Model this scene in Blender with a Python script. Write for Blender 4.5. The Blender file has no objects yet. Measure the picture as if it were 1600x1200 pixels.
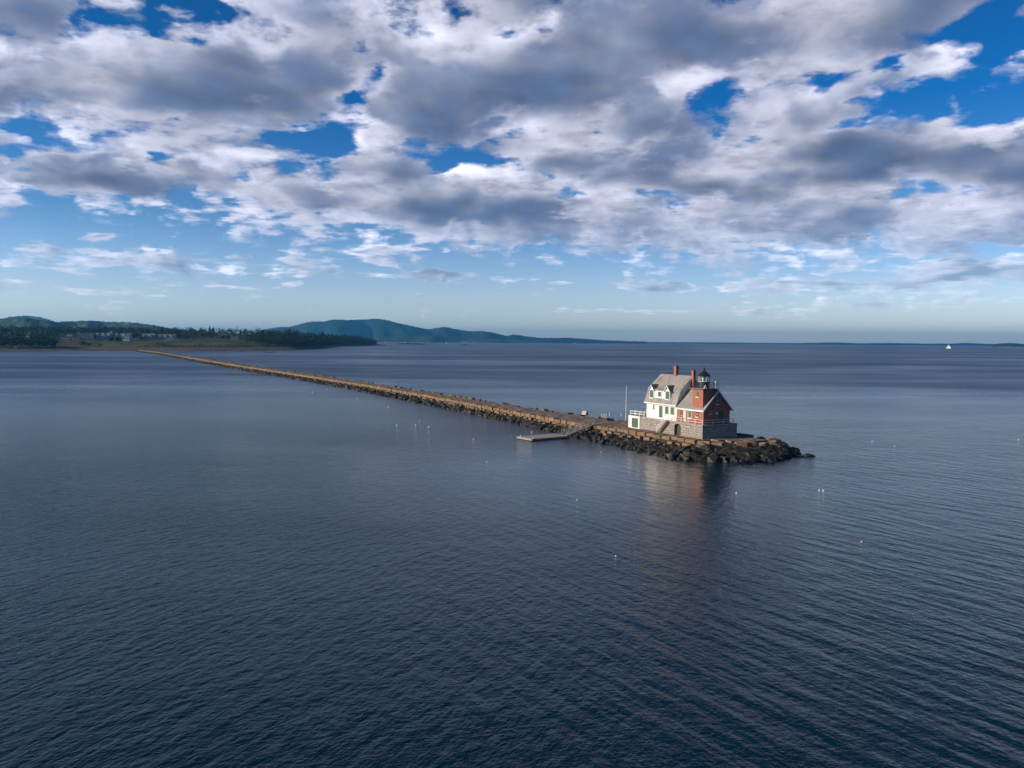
import bpy, bmesh, math, random
from mathutils import Vector, Matrix
random.seed(7)
S = bpy.context.scene
COL = S.collection

# ------------------------------------------------------------------ camera
CAM_H, FPX = 20.0, 1232.0            # metres above the water, focal length in photo pixels (1600 wide)
ROLL = math.atan(0.0072)
PITCH = math.atan(67.0 / FPX)
cR, sR = math.cos(ROLL), math.sin(ROLL)
cam_d = bpy.data.cameras.new("camera")
cam = bpy.data.objects.new("camera", cam_d); COL.objects.link(cam)
cam_d.sensor_width = 36.0; cam_d.lens = FPX / 1600.0 * 36.0
cam_d.clip_start = 0.5; cam_d.clip_end = 80000.0
rt = Vector((1, 0, 0)); up = Vector((0, math.sin(PITCH), math.cos(PITCH))); fw = Vector((0, math.cos(PITCH), -math.sin(PITCH)))
r2 = rt * cR + up * sR; u2 = rt * -sR + up * cR
cam.matrix_world = Matrix(((r2.x, u2.x, -fw.x, 0), (r2.y, u2.y, -fw.y, 0), (r2.z, u2.z, -fw.z, CAM_H), (0, 0, 0, 1)))
S.camera = cam

def ray(u, v):
    x, y = u - 800, v - 600
    xr, yr = x * cR + y * sR, -x * sR + y * cR
    return Vector((xr, FPX * math.cos(PITCH) - yr * math.sin(PITCH), -yr * math.cos(PITCH) - FPX * math.sin(PITCH)))
def ground(u, v, z=0.0):
    d = ray(u, v); t = (z - CAM_H) / d.z
    return Vector((d.x * t, d.y * t, z))
def at(u, v, depth):
    d = ray(u, v); t = depth / d.y
    return Vector((d.x * t, depth, CAM_H + d.z * t))

# ------------------------------------------------------------------ light
SUN_EL = math.radians(17.0)
SUN_DIR_XY = (-math.cos(math.radians(13)), -math.sin(math.radians(13)))     # horizontal direction towards the sun
sun_vec = Vector((SUN_DIR_XY[0] * math.cos(SUN_EL), SUN_DIR_XY[1] * math.cos(SUN_EL), math.sin(SUN_EL)))
sl = bpy.data.lights.new("sun", 'SUN'); so = bpy.data.objects.new("sun", sl); COL.objects.link(so)
sl.energy = 5.0; sl.angle = math.radians(0.5); sl.color = (1.0, 0.86, 0.70)
so.rotation_euler = (-sun_vec).to_track_quat('-Z', 'Y').to_euler()

S.view_settings.view_transform = 'Standard'; S.view_settings.look = 'None'
S.view_settings.exposure = 0.15; S.view_settings.gamma = 1.0
S.cycles.use_denoising = True
S.cycles.max_bounces = 6; S.cycles.diffuse_bounces = 2; S.cycles.glossy_bounces = 3; S.cycles.transmission_bounces = 2
S.cycles.volume_bounces = 0; S.cycles.transparent_max_bounces = 6
S.cycles.caustics_reflective = False; S.cycles.caustics_refractive = False
S.cycles.sample_clamp_indirect = 4.0
# ------------------------------------------------------------------ node helpers
class NT:
    def __init__(self, tree): self.t = tree; self.n = tree.nodes; self.l = tree.links
    def put(self, sock, v):
        if isinstance(v, bpy.types.NodeSocket): self.l.new(v, sock)
        elif v is not None: sock.default_value = v
    def m(self, op, a=None, b=None, c=None, clamp=False):
        x = self.n.new('ShaderNodeMath'); x.operation = op; x.use_clamp = clamp
        for i, v in enumerate((a, b, c)):
            if v is not None: self.put(x.inputs[i], v)
        return x.outputs[0]
    def v(self, op, a=None, b=None, scale=None):
        x = self.n.new('ShaderNodeVectorMath'); x.operation = op
        if a is not None: self.put(x.inputs[0], a)
        if b is not None: self.put(x.inputs[1], b)
        if scale is not None: self.put(x.inputs[3], scale)
        return x.outputs['Value'] if op in ('DOT_PRODUCT', 'LENGTH', 'DISTANCE') else x.outputs[0]
    def xyz(self, x=0.0, y=0.0, z=0.0):
        c = self.n.new('ShaderNodeCombineXYZ')
        for i, v in enumerate((x, y, z)): self.put(c.inputs[i], v)
        return c.outputs[0]
    def sep(self, v):
        c = self.n.new('ShaderNodeSeparateXYZ'); self.l.new(v, c.inputs[0]); return c.outputs
    def noise(self, vec, scale=1.0, detail=4.0, rough=0.5, lac=2.0, dist=0.0, color=False, dim='3D'):
        x = self.n.new('ShaderNodeTexNoise'); x.noise_dimensions = dim
        self.put(x.inputs['Vector'], vec); self.put(x.inputs['Scale'], scale); self.put(x.inputs['Detail'], detail)
        self.put(x.inputs['Roughness'], rough); self.put(x.inputs['Lacunarity'], lac); self.put(x.inputs['Distortion'], dist)
        return x.outputs['Color' if color else 'Fac']
    def rng(self, v, a, b, c=0.0, d=1.0, smooth=False):
        x = self.n.new('ShaderNodeMapRange'); x.clamp = True
        if smooth: x.interpolation_type = 'SMOOTHSTEP'
        self.put(x.inputs[0], v)
        for i, q in enumerate((a, b, c, d)): self.put(x.inputs[1 + i], q)
        return x.outputs[0]
    def mix(self, f, a, b, blend='MIX'):
        x = self.n.new('ShaderNodeMix'); x.data_type = 'RGBA'; x.blend_type = blend; x.clamp_factor = True
        self.put(x.inputs[0], f)
        for i, q in ((6, a), (7, b)):
            if isinstance(q, (tuple, list)): q = tuple(q) + (1.0,) if len(q) == 3 else q
            self.put(x.inputs[i], q)
        return x.outputs[2]
    def ramp(self, f, stops):
        x = self.n.new('ShaderNodeValToRGB'); e = x.color_ramp.elements
        while len(e) < len(stops): e.new(0.5)
        for s, (p, c) in zip(e, stops): s.position = p; s.color = tuple(c) + (1.0,) if len(c) == 3 else c
        self.put(x.inputs[0], f); return x.outputs[0]
    def bump(self, h, strength=1.0, distance=0.1, normal=None):
        x = self.n.new('ShaderNodeBump'); self.put(x.inputs['Strength'], strength); self.put(x.inputs['Distance'], distance)
        self.put(x.inputs['Height'], h)
        if normal is not None: self.l.new(normal, x.inputs['Normal'])
        return x.outputs[0]

# ------------------------------------------------------------------ sky: Nishita air with a layer of broken cumulus lit by the low sun
W = bpy.data.worlds.new("World"); S.world = W; W.use_nodes = True
w = NT(W.node_tree); w.n.clear()
out = w.n.new('ShaderNodeOutputWorld'); bg = w.n.new('ShaderNodeBackground'); w.l.new(bg.outputs[0], out.inputs[0])
bg.inputs['Strength'].default_value = 0.088
sky = w.n.new('ShaderNodeTexSky'); sky.sky_type = 'NISHITA'; sky.sun_disc = False
sky.sun_elevation = SUN_EL; sky.sun_rotation = math.atan2(SUN_DIR_XY[0], SUN_DIR_XY[1])
sky.altitude = 20; sky.air_density = 1.0; sky.dust_density = 0.4; sky.ozone_density = 3.0
D = w.n.new('ShaderNodeTexCoord').outputs['Generated']
dx, dy, dz = w.sep(D)
el = w.m('ARCSINE', dz); az = w.m('ARCTAN2', dx, dy)
AE = w.xyz(az, el, 0.0)
inv = w.m('DIVIDE', 1.0, w.m('ADD', w.m('MAXIMUM', dz, 0.0), 0.12))
P0 = w.v('SCALE', w.xyz(dx, dy, 0.0), scale=inv)
# where the cloud stands thick (+) or breaks (-): azimuth, elevation, half-widths (degrees), amount
COVER = [(-22.17, 20.54, 3.26, 1.12, -0.34), (-10.75, 18.13, 1.63, 1.4, -0.42), (-14.89, 14.09, 3.26, 1.02, -0.5), (-31.04, 12.18, 3.49, 0.93, -0.34), (-0.18, 21.25, 2.79, 1.12, -0.24), (-8.08, 22.04, 2.09, 0.84, -0.25), (1.48, 13.52, 1.02, 0.65, -0.1), (23.3, 17.49, 2.56, 1.02, -0.34), (26.81, 18.13, 1.4, 0.65, -0.3), (28.16, 15.22, 4.42, 1.49, -0.42), (31.92, 18.87, 2.09, 1.86, -0.45), (23.39, 14.43, 2.09, 0.47, -0.25), (9.03, 9.81, 3.49, 0.51, -0.3), (-7.41, 12.81, 1.3, 0.51, -0.25), (-12.7, 20.78, 1.16, 1.16, -0.15), (-20.62, 19.21, 0.93, 0.47, -0.1), (-23.86, 11.81, 3.26, 0.47, -0.2), (-24.74, 4.89, 13.49, 0.56, 0.44), (-29.17, 3.02, 5.12, 0.37, 0.44), (-5.59, 4.59, 6.05, 0.42, 0.44), (-27.5, 6.08, 1.21, 0.28, 0.42), (-16.26, 3.74, 1.4, 0.28, 0.42), (-20.42, 3.58, 1.21, 0.28, 0.42), (11.81, 4.01, 5.12, 0.47, 0.42), (7.79, 2.07, 6.51, 0.28, 0.42), (18.31, 2.15, 3.26, 0.28, 0.42), (26.58, 2.7, 9.77, 0.51, 0.42), (25.04, 3.93, 11.16, 0.47, 0.42), (3.73, 4.26, 1.02, 0.28, 0.42), (-27.58, 2.06, 1.67, 0.19, 0.42), (31.12, 4.47, 5.58, 0.56, 0.15), (-11.01, 6.01, 2.79, 0.33, 0.42), (-23.82, 13.89, 6.51, 1.63, -0.14), (-17.37, 19.77, 2.33, 2.33, -0.12), (-30.9, 18.17, 2.33, 1.16, -0.12), (-25.96, 19.72, 2.33, 1.86, -0.1), (-8.31, 17.94, 3.26, 2.33, -0.14), (30.64, 17.89, 2.79, 0.93, 0.1), (-1.95, 12.08, 5.58, 1.16, -0.12), (6.76, 10.55, 9.3, 0.56, -0.1), (14.15, 17.35, 6.51, 1.4, -0.1), (-28.19, 16.32, 5.58, 1.4, 0.12), (-17.8, 17.44, 4.19, 1.02, 0.14), (1.23, 16.13, 4.19, 1.86, 0.12), (15.35, 20.54, 5.58, 1.86, 0.1), (19.71, 11.95, 7.44, 1.63, 0.1), (-3.77, 9.73, 13.95, 0.7, 0.12), (-31.1, 9.44, 3.26, 0.65, 0.12), (-28.89, 16.58, 7.91, 2.56, 0.1), (-16.98, 17.32, 4.19, 2.33, 0.12), (2.59, 17.36, 5.12, 2.79, 0.14), (15.36, 19.97, 10.7, 2.79, 0.2), (19.72, 11.75, 12.09, 2.79, 0.16), (11.2, 13.01, 7.44, 2.33, 0.1), (-10.99, 10.31, 13.95, 1.4, 0.1), (-15.79, 8.15, 13.95, 1.16, 0.08), (6.81, 7.46, 16.28, 1.4, 0.1), (31.18, 12.45, 2.79, 1.86, 0.15)]
el_t = w.m('MULTIPLY_ADD', az, 0.058, el)
cov = w.rng(el_t, math.radians(4.2), math.radians(9.4), -0.40, 0.09, smooth=True)
AEW = w.v('ADD', AE, w.v('MULTIPLY', w.v('SUBTRACT', w.noise(P0, 1.6, 5.0, color=True), (0.5, 0.5, 0.5)), w.v('SCALE', (0.30, 0.15, 0.0), scale=w.rng(el, 0.0, 0.3, 0.15, 1.0))))
for a0, e0, sa, se, amt in COVER:
    d_ = w.v('MULTIPLY', w.v('SUBTRACT', AEW, (math.radians(a0), math.radians(e0), 0)), (1 / math.radians(sa), 1 / math.radians(se), 0))
    g_ = w.m('EXPONENT', w.m('MULTIPLY', w.v('DOT_PRODUCT', d_, d_), -1.0))
    cov = w.m('MULTIPLY_ADD', g_, amt, cov)
jit = w.n.new('ShaderNodeTexWhiteNoise'); jit.noise_dimensions = '3D'
w.put(jit.inputs[0], w.v('SCALE', D, scale=9173.0)); jit = jit.outputs['Value']
NSL = 9; TH = 0.40; SC = 2.7; AMP = 2.6
T = 1.0; C = None
sd = (SUN_DIR_XY[0] * 0.15, SUN_DIR_XY[1] * 0.15, 0.10)
side = w.rng(w.m('ABSOLUTE', w.m('SUBTRACT', az, 0.0)), math.radians(42), math.radians(80), 0.0, 0.34, smooth=True)   # unseen cloud thinned at the sides and behind to cut ambient light,
over = w.rng(el, math.radians(22.0), math.radians(28), 0.0, 0.7, smooth=True)                                       # and overhead, for darker shade and water
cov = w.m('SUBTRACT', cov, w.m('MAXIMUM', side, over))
puff = w.m('SUBTRACT', w.noise(P0, 6.2, 5.0, 0.62), 0.5)                 # small lumps on the cloud
cov = w.m('MULTIPLY_ADD', puff, 0.9, cov)
plit = w.m('MULTIPLY_ADD', puff, 2.4, 1.02)
pamb = w.m('MULTIPLY_ADD', puff, 1.5, 1.0)
plit2 = w.m('MULTIPLY', plit, w.rng(el, math.radians(2.0), math.radians(10.0), 1.7, 1.0))
warp = w.v('SCALE', w.v('SUBTRACT', w.noise(P0, 0.9, 2.0, color=True), (0.5, 0.5, 0.5)), scale=0.35)
for k in range(NSL):
    f = w.m('MULTIPLY', w.m('ADD', jit, float(k)), 1.0 / NSL)             # 0..1 up through the layer
    h = w.m('MULTIPLY_ADD', f, TH, 1.0)
    q = w.v('ADD', w.v('SCALE', w.v('ADD', P0, warp), scale=h), w.xyz(0.0, 0.0, w.m('MULTIPLY', f, 0.55)))
    n1 = w.noise(q, SC, 7.0, 0.60, 2.1)
    taper = w.m('MULTIPLY', w.m('POWER', f, 1.5), 0.40)
    base = w.m('SUBTRACT', cov, taper)
    dn = w.m('MULTIPLY_ADD', w.m('SUBTRACT', n1, 0.5), AMP, base)
    al = w.m('SUBTRACT', 1.0, w.m('EXPONENT', w.m('MULTIPLY', w.m('MAXIMUM', dn, 0.0), -12.0)))
    n2 = w.noise(w.v('ADD', q, sd), SC, 4.0, 0.5, 2.1)
    ds = w.m('MAXIMUM', w.m('MULTIPLY_ADD', w.m('SUBTRACT', n2, 0.5), AMP, base), 0.0)
    lit = w.m('MULTIPLY', w.m('EXPONENT', w.m('MULTIPLY', ds, -4.6)), w.m('MULTIPLY', plit2, w.m('MULTIPLY_ADD', f, 0.75, 0.50)))
    amb = w.mix(f, (0.72, 1.28, 2.6), (1.9, 2.5, 4.6))
    ck = w.v('ADD', w.v('SCALE', amb, scale=pamb), w.v('SCALE', (9.0, 8.4, 8.5), scale=lit))
    wgt = al if k == 0 else w.m('MULTIPLY', T, al)
    add = w.v('SCALE', ck, scale=wgt)
    C = add if C is None else w.v('ADD', C, add)
    T = w.m('MULTIPLY', T, w.m('SUBTRACT', 1.0, al)) if k else w.m('SUBTRACT', 1.0, al)
# far cloud fades into the air towards the horizon
air = w.rng(el, math.radians(0.5), math.radians(10.0), 0.75, 0.0)
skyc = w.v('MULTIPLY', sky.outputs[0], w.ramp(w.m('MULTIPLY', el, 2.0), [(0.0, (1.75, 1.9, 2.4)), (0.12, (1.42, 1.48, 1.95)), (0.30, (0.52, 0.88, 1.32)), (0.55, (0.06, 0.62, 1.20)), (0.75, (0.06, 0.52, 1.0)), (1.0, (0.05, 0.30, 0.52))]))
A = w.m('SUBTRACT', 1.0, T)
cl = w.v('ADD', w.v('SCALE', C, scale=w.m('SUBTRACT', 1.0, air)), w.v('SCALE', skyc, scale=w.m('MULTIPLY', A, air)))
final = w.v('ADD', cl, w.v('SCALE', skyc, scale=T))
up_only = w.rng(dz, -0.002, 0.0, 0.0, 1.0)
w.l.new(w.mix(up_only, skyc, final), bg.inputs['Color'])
W.cycles.sampling_method = 'MANUAL'; W.cycles.sample_map_resolution = 512
# ------------------------------------------------------------------ tags, mesh builder
def tag(o, label=None, cat=None, group=None, kind=None):
    if label: o['label'] = label
    if cat: o['category'] = cat
    if group: o['group'] = group
    if kind: o['kind'] = kind
    return o
def empty(name, loc=(0, 0, 0), rz=0.0, label=None, cat=None, group=None):
    o = bpy.data.objects.new(name, None); COL.objects.link(o); o.location = loc; o.rotation_euler = (0, 0, rz)
    return tag(o, label, cat, group)
def link(name, me, parent=None):
    o = bpy.data.objects.new(name, me); COL.objects.link(o); o.parent = parent; return o
def copy_tree(o, parent=None):
    c = o.copy(); COL.objects.link(c); c.parent = parent
    for ch in list(o.children): copy_tree(ch, c)
    return c
class MB:
    def __init__(self): self.v = []; self.f = []; self.mi = []
    def add(self, vs, fs, m=0):
        n = len(self.v); self.v += [tuple(p) for p in vs]; self.f += [tuple(i + n for i in f) for f in fs]; self.mi += [m] * len(fs)
    def box(self, x0, x1, y0, y1, z0, z1, m=0):
        self.add([(x0, y0, z0), (x1, y0, z0), (x1, y1, z0), (x0, y1, z0), (x0, y0, z1), (x1, y0, z1), (x1, y1, z1), (x0, y1, z1)],
                 [(3, 2, 1, 0), (4, 5, 6, 7), (0, 1, 5, 4), (1, 2, 6, 5), (2, 3, 7, 6), (3, 0, 4, 7)], m)
    def prism(self, poly, axis, a0, a1, m=0):
        # poly in the two remaining axes, extruded along axis 0/1/2
        def p(q, t):
            return (t, q[0], q[1]) if axis == 0 else (q[0], t, q[1]) if axis == 1 else (q[0], q[1], t)
        n = len(poly)
        self.add([p(q, a0) for q in poly] + [p(q, a1) for q in poly],
                 [tuple(range(n))[::-1], tuple(range(n, 2 * n))] + [(i, (i + 1) % n, n + (i + 1) % n, n + i) for i in range(n)], m)
    def tube(self, p0, p1, r0, r1=None, n=8, m=0, caps=True):
        p0, p1 = Vector(p0), Vector(p1); r1 = r0 if r1 is None else r1
        d = (p1 - p0).normalized(); a = d.orthogonal().normalized(); b = d.cross(a)
        vs = []
        for p, r in ((p0, r0), (p1, r1)):
            for i in range(n):
                t = 2 * math.pi * i / n; vs.append(p + a * (r * math.cos(t)) + b * (r * math.sin(t)))
        fs = [(i, (i + 1) % n, n + (i + 1) % n, n + i) for i in range(n)]
        if caps: fs += [tuple(range(n))[::-1], tuple(range(n, 2 * n))]
        self.add(vs, fs, m)
    def bar(self, p0, p1, w, h=None, m=0):
        # square bar between two points
        p0, p1 = Vector(p0), Vector(p1); h = h or w
        d = (p1 - p0).normalized(); s = d.cross(Vector((0, 0, 1)))
        s = s.normalized() if s.length > 1e-4 else Vector((1, 0, 0)); t = s.cross(d)
        vs = []
        for p in (p0, p1):
            for a, b in ((-1, -1), (1, -1), (1, 1), (-1, 1)): vs.append(p + s * (a * w / 2) + t * (b * h / 2))
        self.add(vs, [(0, 1, 2, 3), (7, 6, 5, 4), (0, 4, 5, 1), (1, 5, 6, 2), (2, 6, 7, 3), (3, 7, 4, 0)], m)
    def lathe(self, prof, n=16, c=(0, 0), m=0, ph=0.0):
        vs = []; fs = []
        for r, z in prof:
            for i in range(n):
                t = ph + 2 * math.pi * i / n; vs.append((c[0] + r * math.cos(t), c[1] + r * math.sin(t), z))
        k = len(prof)
        for j in range(k - 1):
            for i in range(n):
                fs.append((j * n + i, j * n + (i + 1) % n, (j + 1) * n + (i + 1) % n, (j + 1) * n + i))
        fs += [tuple(range(n))[::-1], tuple(range((k - 1) * n, k * n))]
        self.add(vs, fs, m)
    def mesh(self, name, mats, smooth=False):
        me = bpy.data.meshes.new(name); me.from_pydata(self.v, [], self.f)
        for mt in (mats if isinstance(mats, (list, tuple)) else [mats]): me.materials.append(mt)
        me.polygons.foreach_set('material_index', self.mi)
        if smooth: me.polygons.foreach_set('use_smooth', [True] * len(self.f))
        me.update(); return me
    def build(self, name, mats, parent=None, smooth=False):
        me = self.mesh(name, mats, smooth)
        bm = bmesh.new(); bm.from_mesh(me); bmesh.ops.recalc_face_normals(bm, faces=bm.faces); bm.to_mesh(me); bm.free()
        return link(name, me, parent)

# ------------------------------------------------------------------ materials
def mat(name):
    m = bpy.data.materials.new(name); m.use_nodes = True
    t = NT(m.node_tree); p = t.n['Principled BSDF']
    return m, t, p
def setp(p, t, color=None, rough=None, metal=None, spec=None, normal=None):
    if color is not None: t.put(p.inputs['Base Color'], color if isinstance(color, bpy.types.NodeSocket) else tuple(color) + (1.0,))
    if rough is not None: t.put(p.inputs['Roughness'], rough)
    if metal is not None: t.put(p.inputs['Metallic'], metal)
    if spec is not None: t.put(p.inputs['Specular IOR Level'], spec)
    if normal is not None: t.l.new(normal, p.inputs['Normal'])
def opos(t): return t.n.new('ShaderNodeTexCoord').outputs['Object']
def wpos(t): return t.n.new('ShaderNodeNewGeometry').outputs['Position']
def simple(name, color, rough=0.6, var=0.12, scale=3.0, metal=0.0, bump=0.0):
    m, t, p = mat(name); c = opos(t); n = t.noise(c, scale, 5.0, 0.6)
    a = tuple(max(0, x * (1 - var)) for x in color); b = tuple(min(1, x * (1 + var)) for x in color)
    setp(p, t, t.mix(t.rng(n, 0.3, 0.7), a, b), rough, metal)
    if bump: t.l.new(t.bump(n, 0.6, bump), p.inputs['Normal'])
    return m
M = {}
M['white'] = simple('white_paint', (0.80, 0.78, 0.74), 0.55, 0.05, 1.5)
M['trim'] = simple('white_trim', (0.74, 0.73, 0.71), 0.5, 0.05, 2.0)
M['rail'] = simple('rail_paint', (0.70, 0.62, 0.58), 0.5, 0.08, 2.0)
M['green'] = simple('green_shutter', (0.075, 0.135, 0.085), 0.5, 0.15, 4.0)
M['dark_green'] = simple('dark_green_door', (0.02, 0.05, 0.035), 0.5, 0.15, 4.0)
M['black'] = simple('black_iron', (0.022, 0.020, 0.020), 0.42, 0.25, 3.0)
M['pane'] = simple('dark_pane', (0.02, 0.025, 0.03), 0.08, 0.2, 1.0)
M['cream'] = simple('cream_door', (0.62, 0.50, 0.36), 0.5, 0.1, 3.0)
M['pole'] = simple('pole_paint', (0.78, 0.78, 0.76), 0.4, 0.05, 2.0)
M['wood'] = simple('weathered_planks', (0.33, 0.285, 0.24), 0.8, 0.2, 2.0, bump=0.02)
M['float_side'] = simple('float_side', (0.03, 0.028, 0.025), 0.7, 0.3, 2.0)
M['alu'] = simple('galvanised_truss', (0.45, 0.41, 0.38), 0.45, 0.12, 2.0, metal=0.3)
M['post_wood'] = simple('post_wood', (0.48, 0.40, 0.34), 0.8, 0.15, 3.0)

def brick_mat():
    m, t, p = mat('red_brick'); c = opos(t); s = t.sep(c)
    b = t.n.new('ShaderNodeTexBrick'); t.l.new(t.xyz(t.m('ADD', s[0], s[1]), s[2], 0.0), b.inputs['Vector'])
    b.inputs['Color1'].default_value = (0.37, 0.094, 0.054, 1); b.inputs['Color2'].default_value = (0.29, 0.068, 0.040, 1)
    b.inputs['Mortar'].default_value = (0.34, 0.20, 0.15, 1); b.inputs['Scale'].default_value = 1.0
    b.inputs['Mortar Size'].default_value = 0.009; b.inputs['Brick Width'].default_value = 0.22; b.inputs['Row Height'].default_value = 0.075
    n = t.noise(c, 1.4, 5.0, 0.62)
    col = t.mix(t.rng(n, 0.35, 0.75), b.outputs['Color'], (0.38, 0.135, 0.085))
    col = t.mix(t.m('MULTIPLY', t.rng(t.noise(c, 0.8, 4.0), 0.55, 0.75), 0.5), col, (0.20, 0.055, 0.04))
    setp(p, t, col, 0.85, normal=t.bump(b.outputs['Fac'], -0.4, 0.01)); return m
M['brick'] = brick_mat()
def granite_block_mat(name, c1, c2, stain, bw, bh, mort=(0.10, 0.09, 0.075)):
    m, t, p = mat(name); c = opos(t); s = t.sep(c)
    b = t.n.new('ShaderNodeTexBrick')
    wob = t.v('SCALE', t.v('SUBTRACT', t.noise(c, 0.9, 2.0, color=True), (0.5, 0.5, 0.5)), scale=0.26)
    t.l.new(t.v('ADD', t.xyz(t.m('ADD', s[0], s[1]), s[2], 0.0), wob), b.inputs['Vector'])
    b.inputs['Color1'].default_value = c1 + (1,); b.inputs['Color2'].default_value = c2 + (1,); b.inputs['Mortar'].default_value = mort + (1,)
    b.inputs['Scale'].default_value = 1.0; b.inputs['Mortar Size'].default_value = 0.04; b.inputs['Brick Width'].default_value = bw
    b.inputs['Row Height'].default_value = bh; b.offset = 0.42; b.inputs['Bias'].default_value = -0.1
    n = t.noise(c, 2.2, 6.0, 0.68)
    col = t.mix(t.m('MULTIPLY', t.rng(n, 0.5, 0.72), 0.75), b.outputs['Color'], stain)
    col = t.mix(t.m('MULTIPLY', t.rng(t.noise(c, 5.0, 4.0), 0.5, 0.7), 0.35), col, (0.5, 0.46, 0.42))
    setp(p, t, col, 0.9, normal=t.bump(t.m('ADD', t.m('MULTIPLY', b.outputs['Fac'], -0.6), t.m('MULTIPLY', n, 0.5)), 0.7, 0.06)); return m
M['pier'] = granite_block_mat('pier_granite', (0.36, 0.315, 0.27), (0.25, 0.215, 0.18), (0.13, 0.105, 0.085), 0.95, 0.47)
M['coping'] = granite_block_mat('coping_granite', (0.40, 0.37, 0.34), (0.33, 0.30, 0.27), (0.22, 0.2, 0.18), 1.6, 0.9)
def clap_mat():
    m, t, p = mat('white_shingle_wall'); c = opos(t); s = t.sep(c)
    row = t.m('FRACT', t.m('MULTIPLY', s[2], 6.0)); n = t.noise(c, 1.0, 4.0)
    setp(p, t, t.mix(t.rng(n, 0.3, 0.7), (0.80, 0.77, 0.73), (0.74, 0.72, 0.69)), 0.6, normal=t.bump(row, 0.5, 0.02)); return m
M['clap'] = clap_mat()
def roof_mat():
    m, t, p = mat('weathered_shingles'); c = opos(t); s = t.sep(c)
    st = t.noise(t.xyz(s[0], t.m('MULTIPLY', s[1], 3.2), t.m('MULTIPLY', s[2], 0.5)), 0.9, 6.0, 0.65)
    col = t.ramp(st, [(0.28, (0.13, 0.118, 0.11)), (0.5, (0.27, 0.245, 0.23)), (0.72, (0.42, 0.39, 0.365))])
    col = t.mix(t.m('MULTIPLY', t.rng(t.noise(t.v('MULTIPLY', c, (0.5, 1.3, 0.5)), 0.9, 4.0), 0.48, 0.62), 0.45), col, (0.33, 0.265, 0.205))
    row = t.m('FRACT', t.m('MULTIPLY', s[2], 4.5))
    setp(p, t, col, 0.85, normal=t.bump(t.m('ADD', row, st), 0.6, 0.03)); return m
M['roof'] = roof_mat()
def rock_mat(name, up_a, up_b, weed_z=0.85, weed=(0.010, 0.009, 0.006)):
    m, t, p = mat(name); c = wpos(t); s = t.sep(c)
    rnd = t.n.new('ShaderNodeObjectInfo').outputs['Random']
    vo = t.n.new('ShaderNodeTexVoronoi'); t.put(vo.inputs['Vector'], c); vo.inputs['Scale'].default_value = 0.45
    cell = t.sep(vo.outputs['Color'])[0]
    k = t.m('MULTIPLY', t.m('ADD', cell, rnd), 0.5)
    fine = t.noise(c, 2.4, 6.0, 0.68); big = t.noise(c, 0.35, 3.0)
    col = t.mix(k, up_a, up_b)
    col = t.mix(t.m('MULTIPLY', t.rng(fine, 0.5, 0.72), 0.6), col, tuple(x * 0.45 for x in up_a))
    col = t.mix(t.m('MULTIPLY', t.rng(t.noise(c, 1.1, 4.0), 0.56, 0.70), 0.35), col, (0.42, 0.36, 0.29))
    line = t.m('ADD', s[2], t.m('MULTIPLY_ADD', t.m('ADD', fine, big), -0.9, 0.9))
    wet = t.rng(line, weed_z + 0.22, weed_z - 0.22)
    wcol = t.mix(t.rng(fine, 0.35, 0.7), weed, (0.028, 0.024, 0.016))
    wcol = t.mix(t.rng(t.noise(c, 3.1, 3.0), 0.63, 0.72, 0.0, 0.5), wcol, (0.24, 0.22, 0.18))       # barnacles
    setp(p, t, t.mix(wet, col, wcol), t.mix(wet, (0.9, 0.9, 0.9), (0.62, 0.62, 0.62)), normal=t.bump(fine, 0.8, 0.10)); return m
M['cap'] = rock_mat('tan_granite', (0.27, 0.165, 0.085), (0.145, 0.094, 0.053))
M['rubble'] = rock_mat('rubble_rock', (0.30, 0.205, 0.125), (0.11, 0.085, 0.06), 2.0)
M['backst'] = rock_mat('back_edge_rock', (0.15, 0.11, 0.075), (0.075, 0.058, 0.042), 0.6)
M['deckst'] = rock_mat('deck_granite', (0.25, 0.178, 0.122), (0.165, 0.12, 0.088), -2.0)
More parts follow.
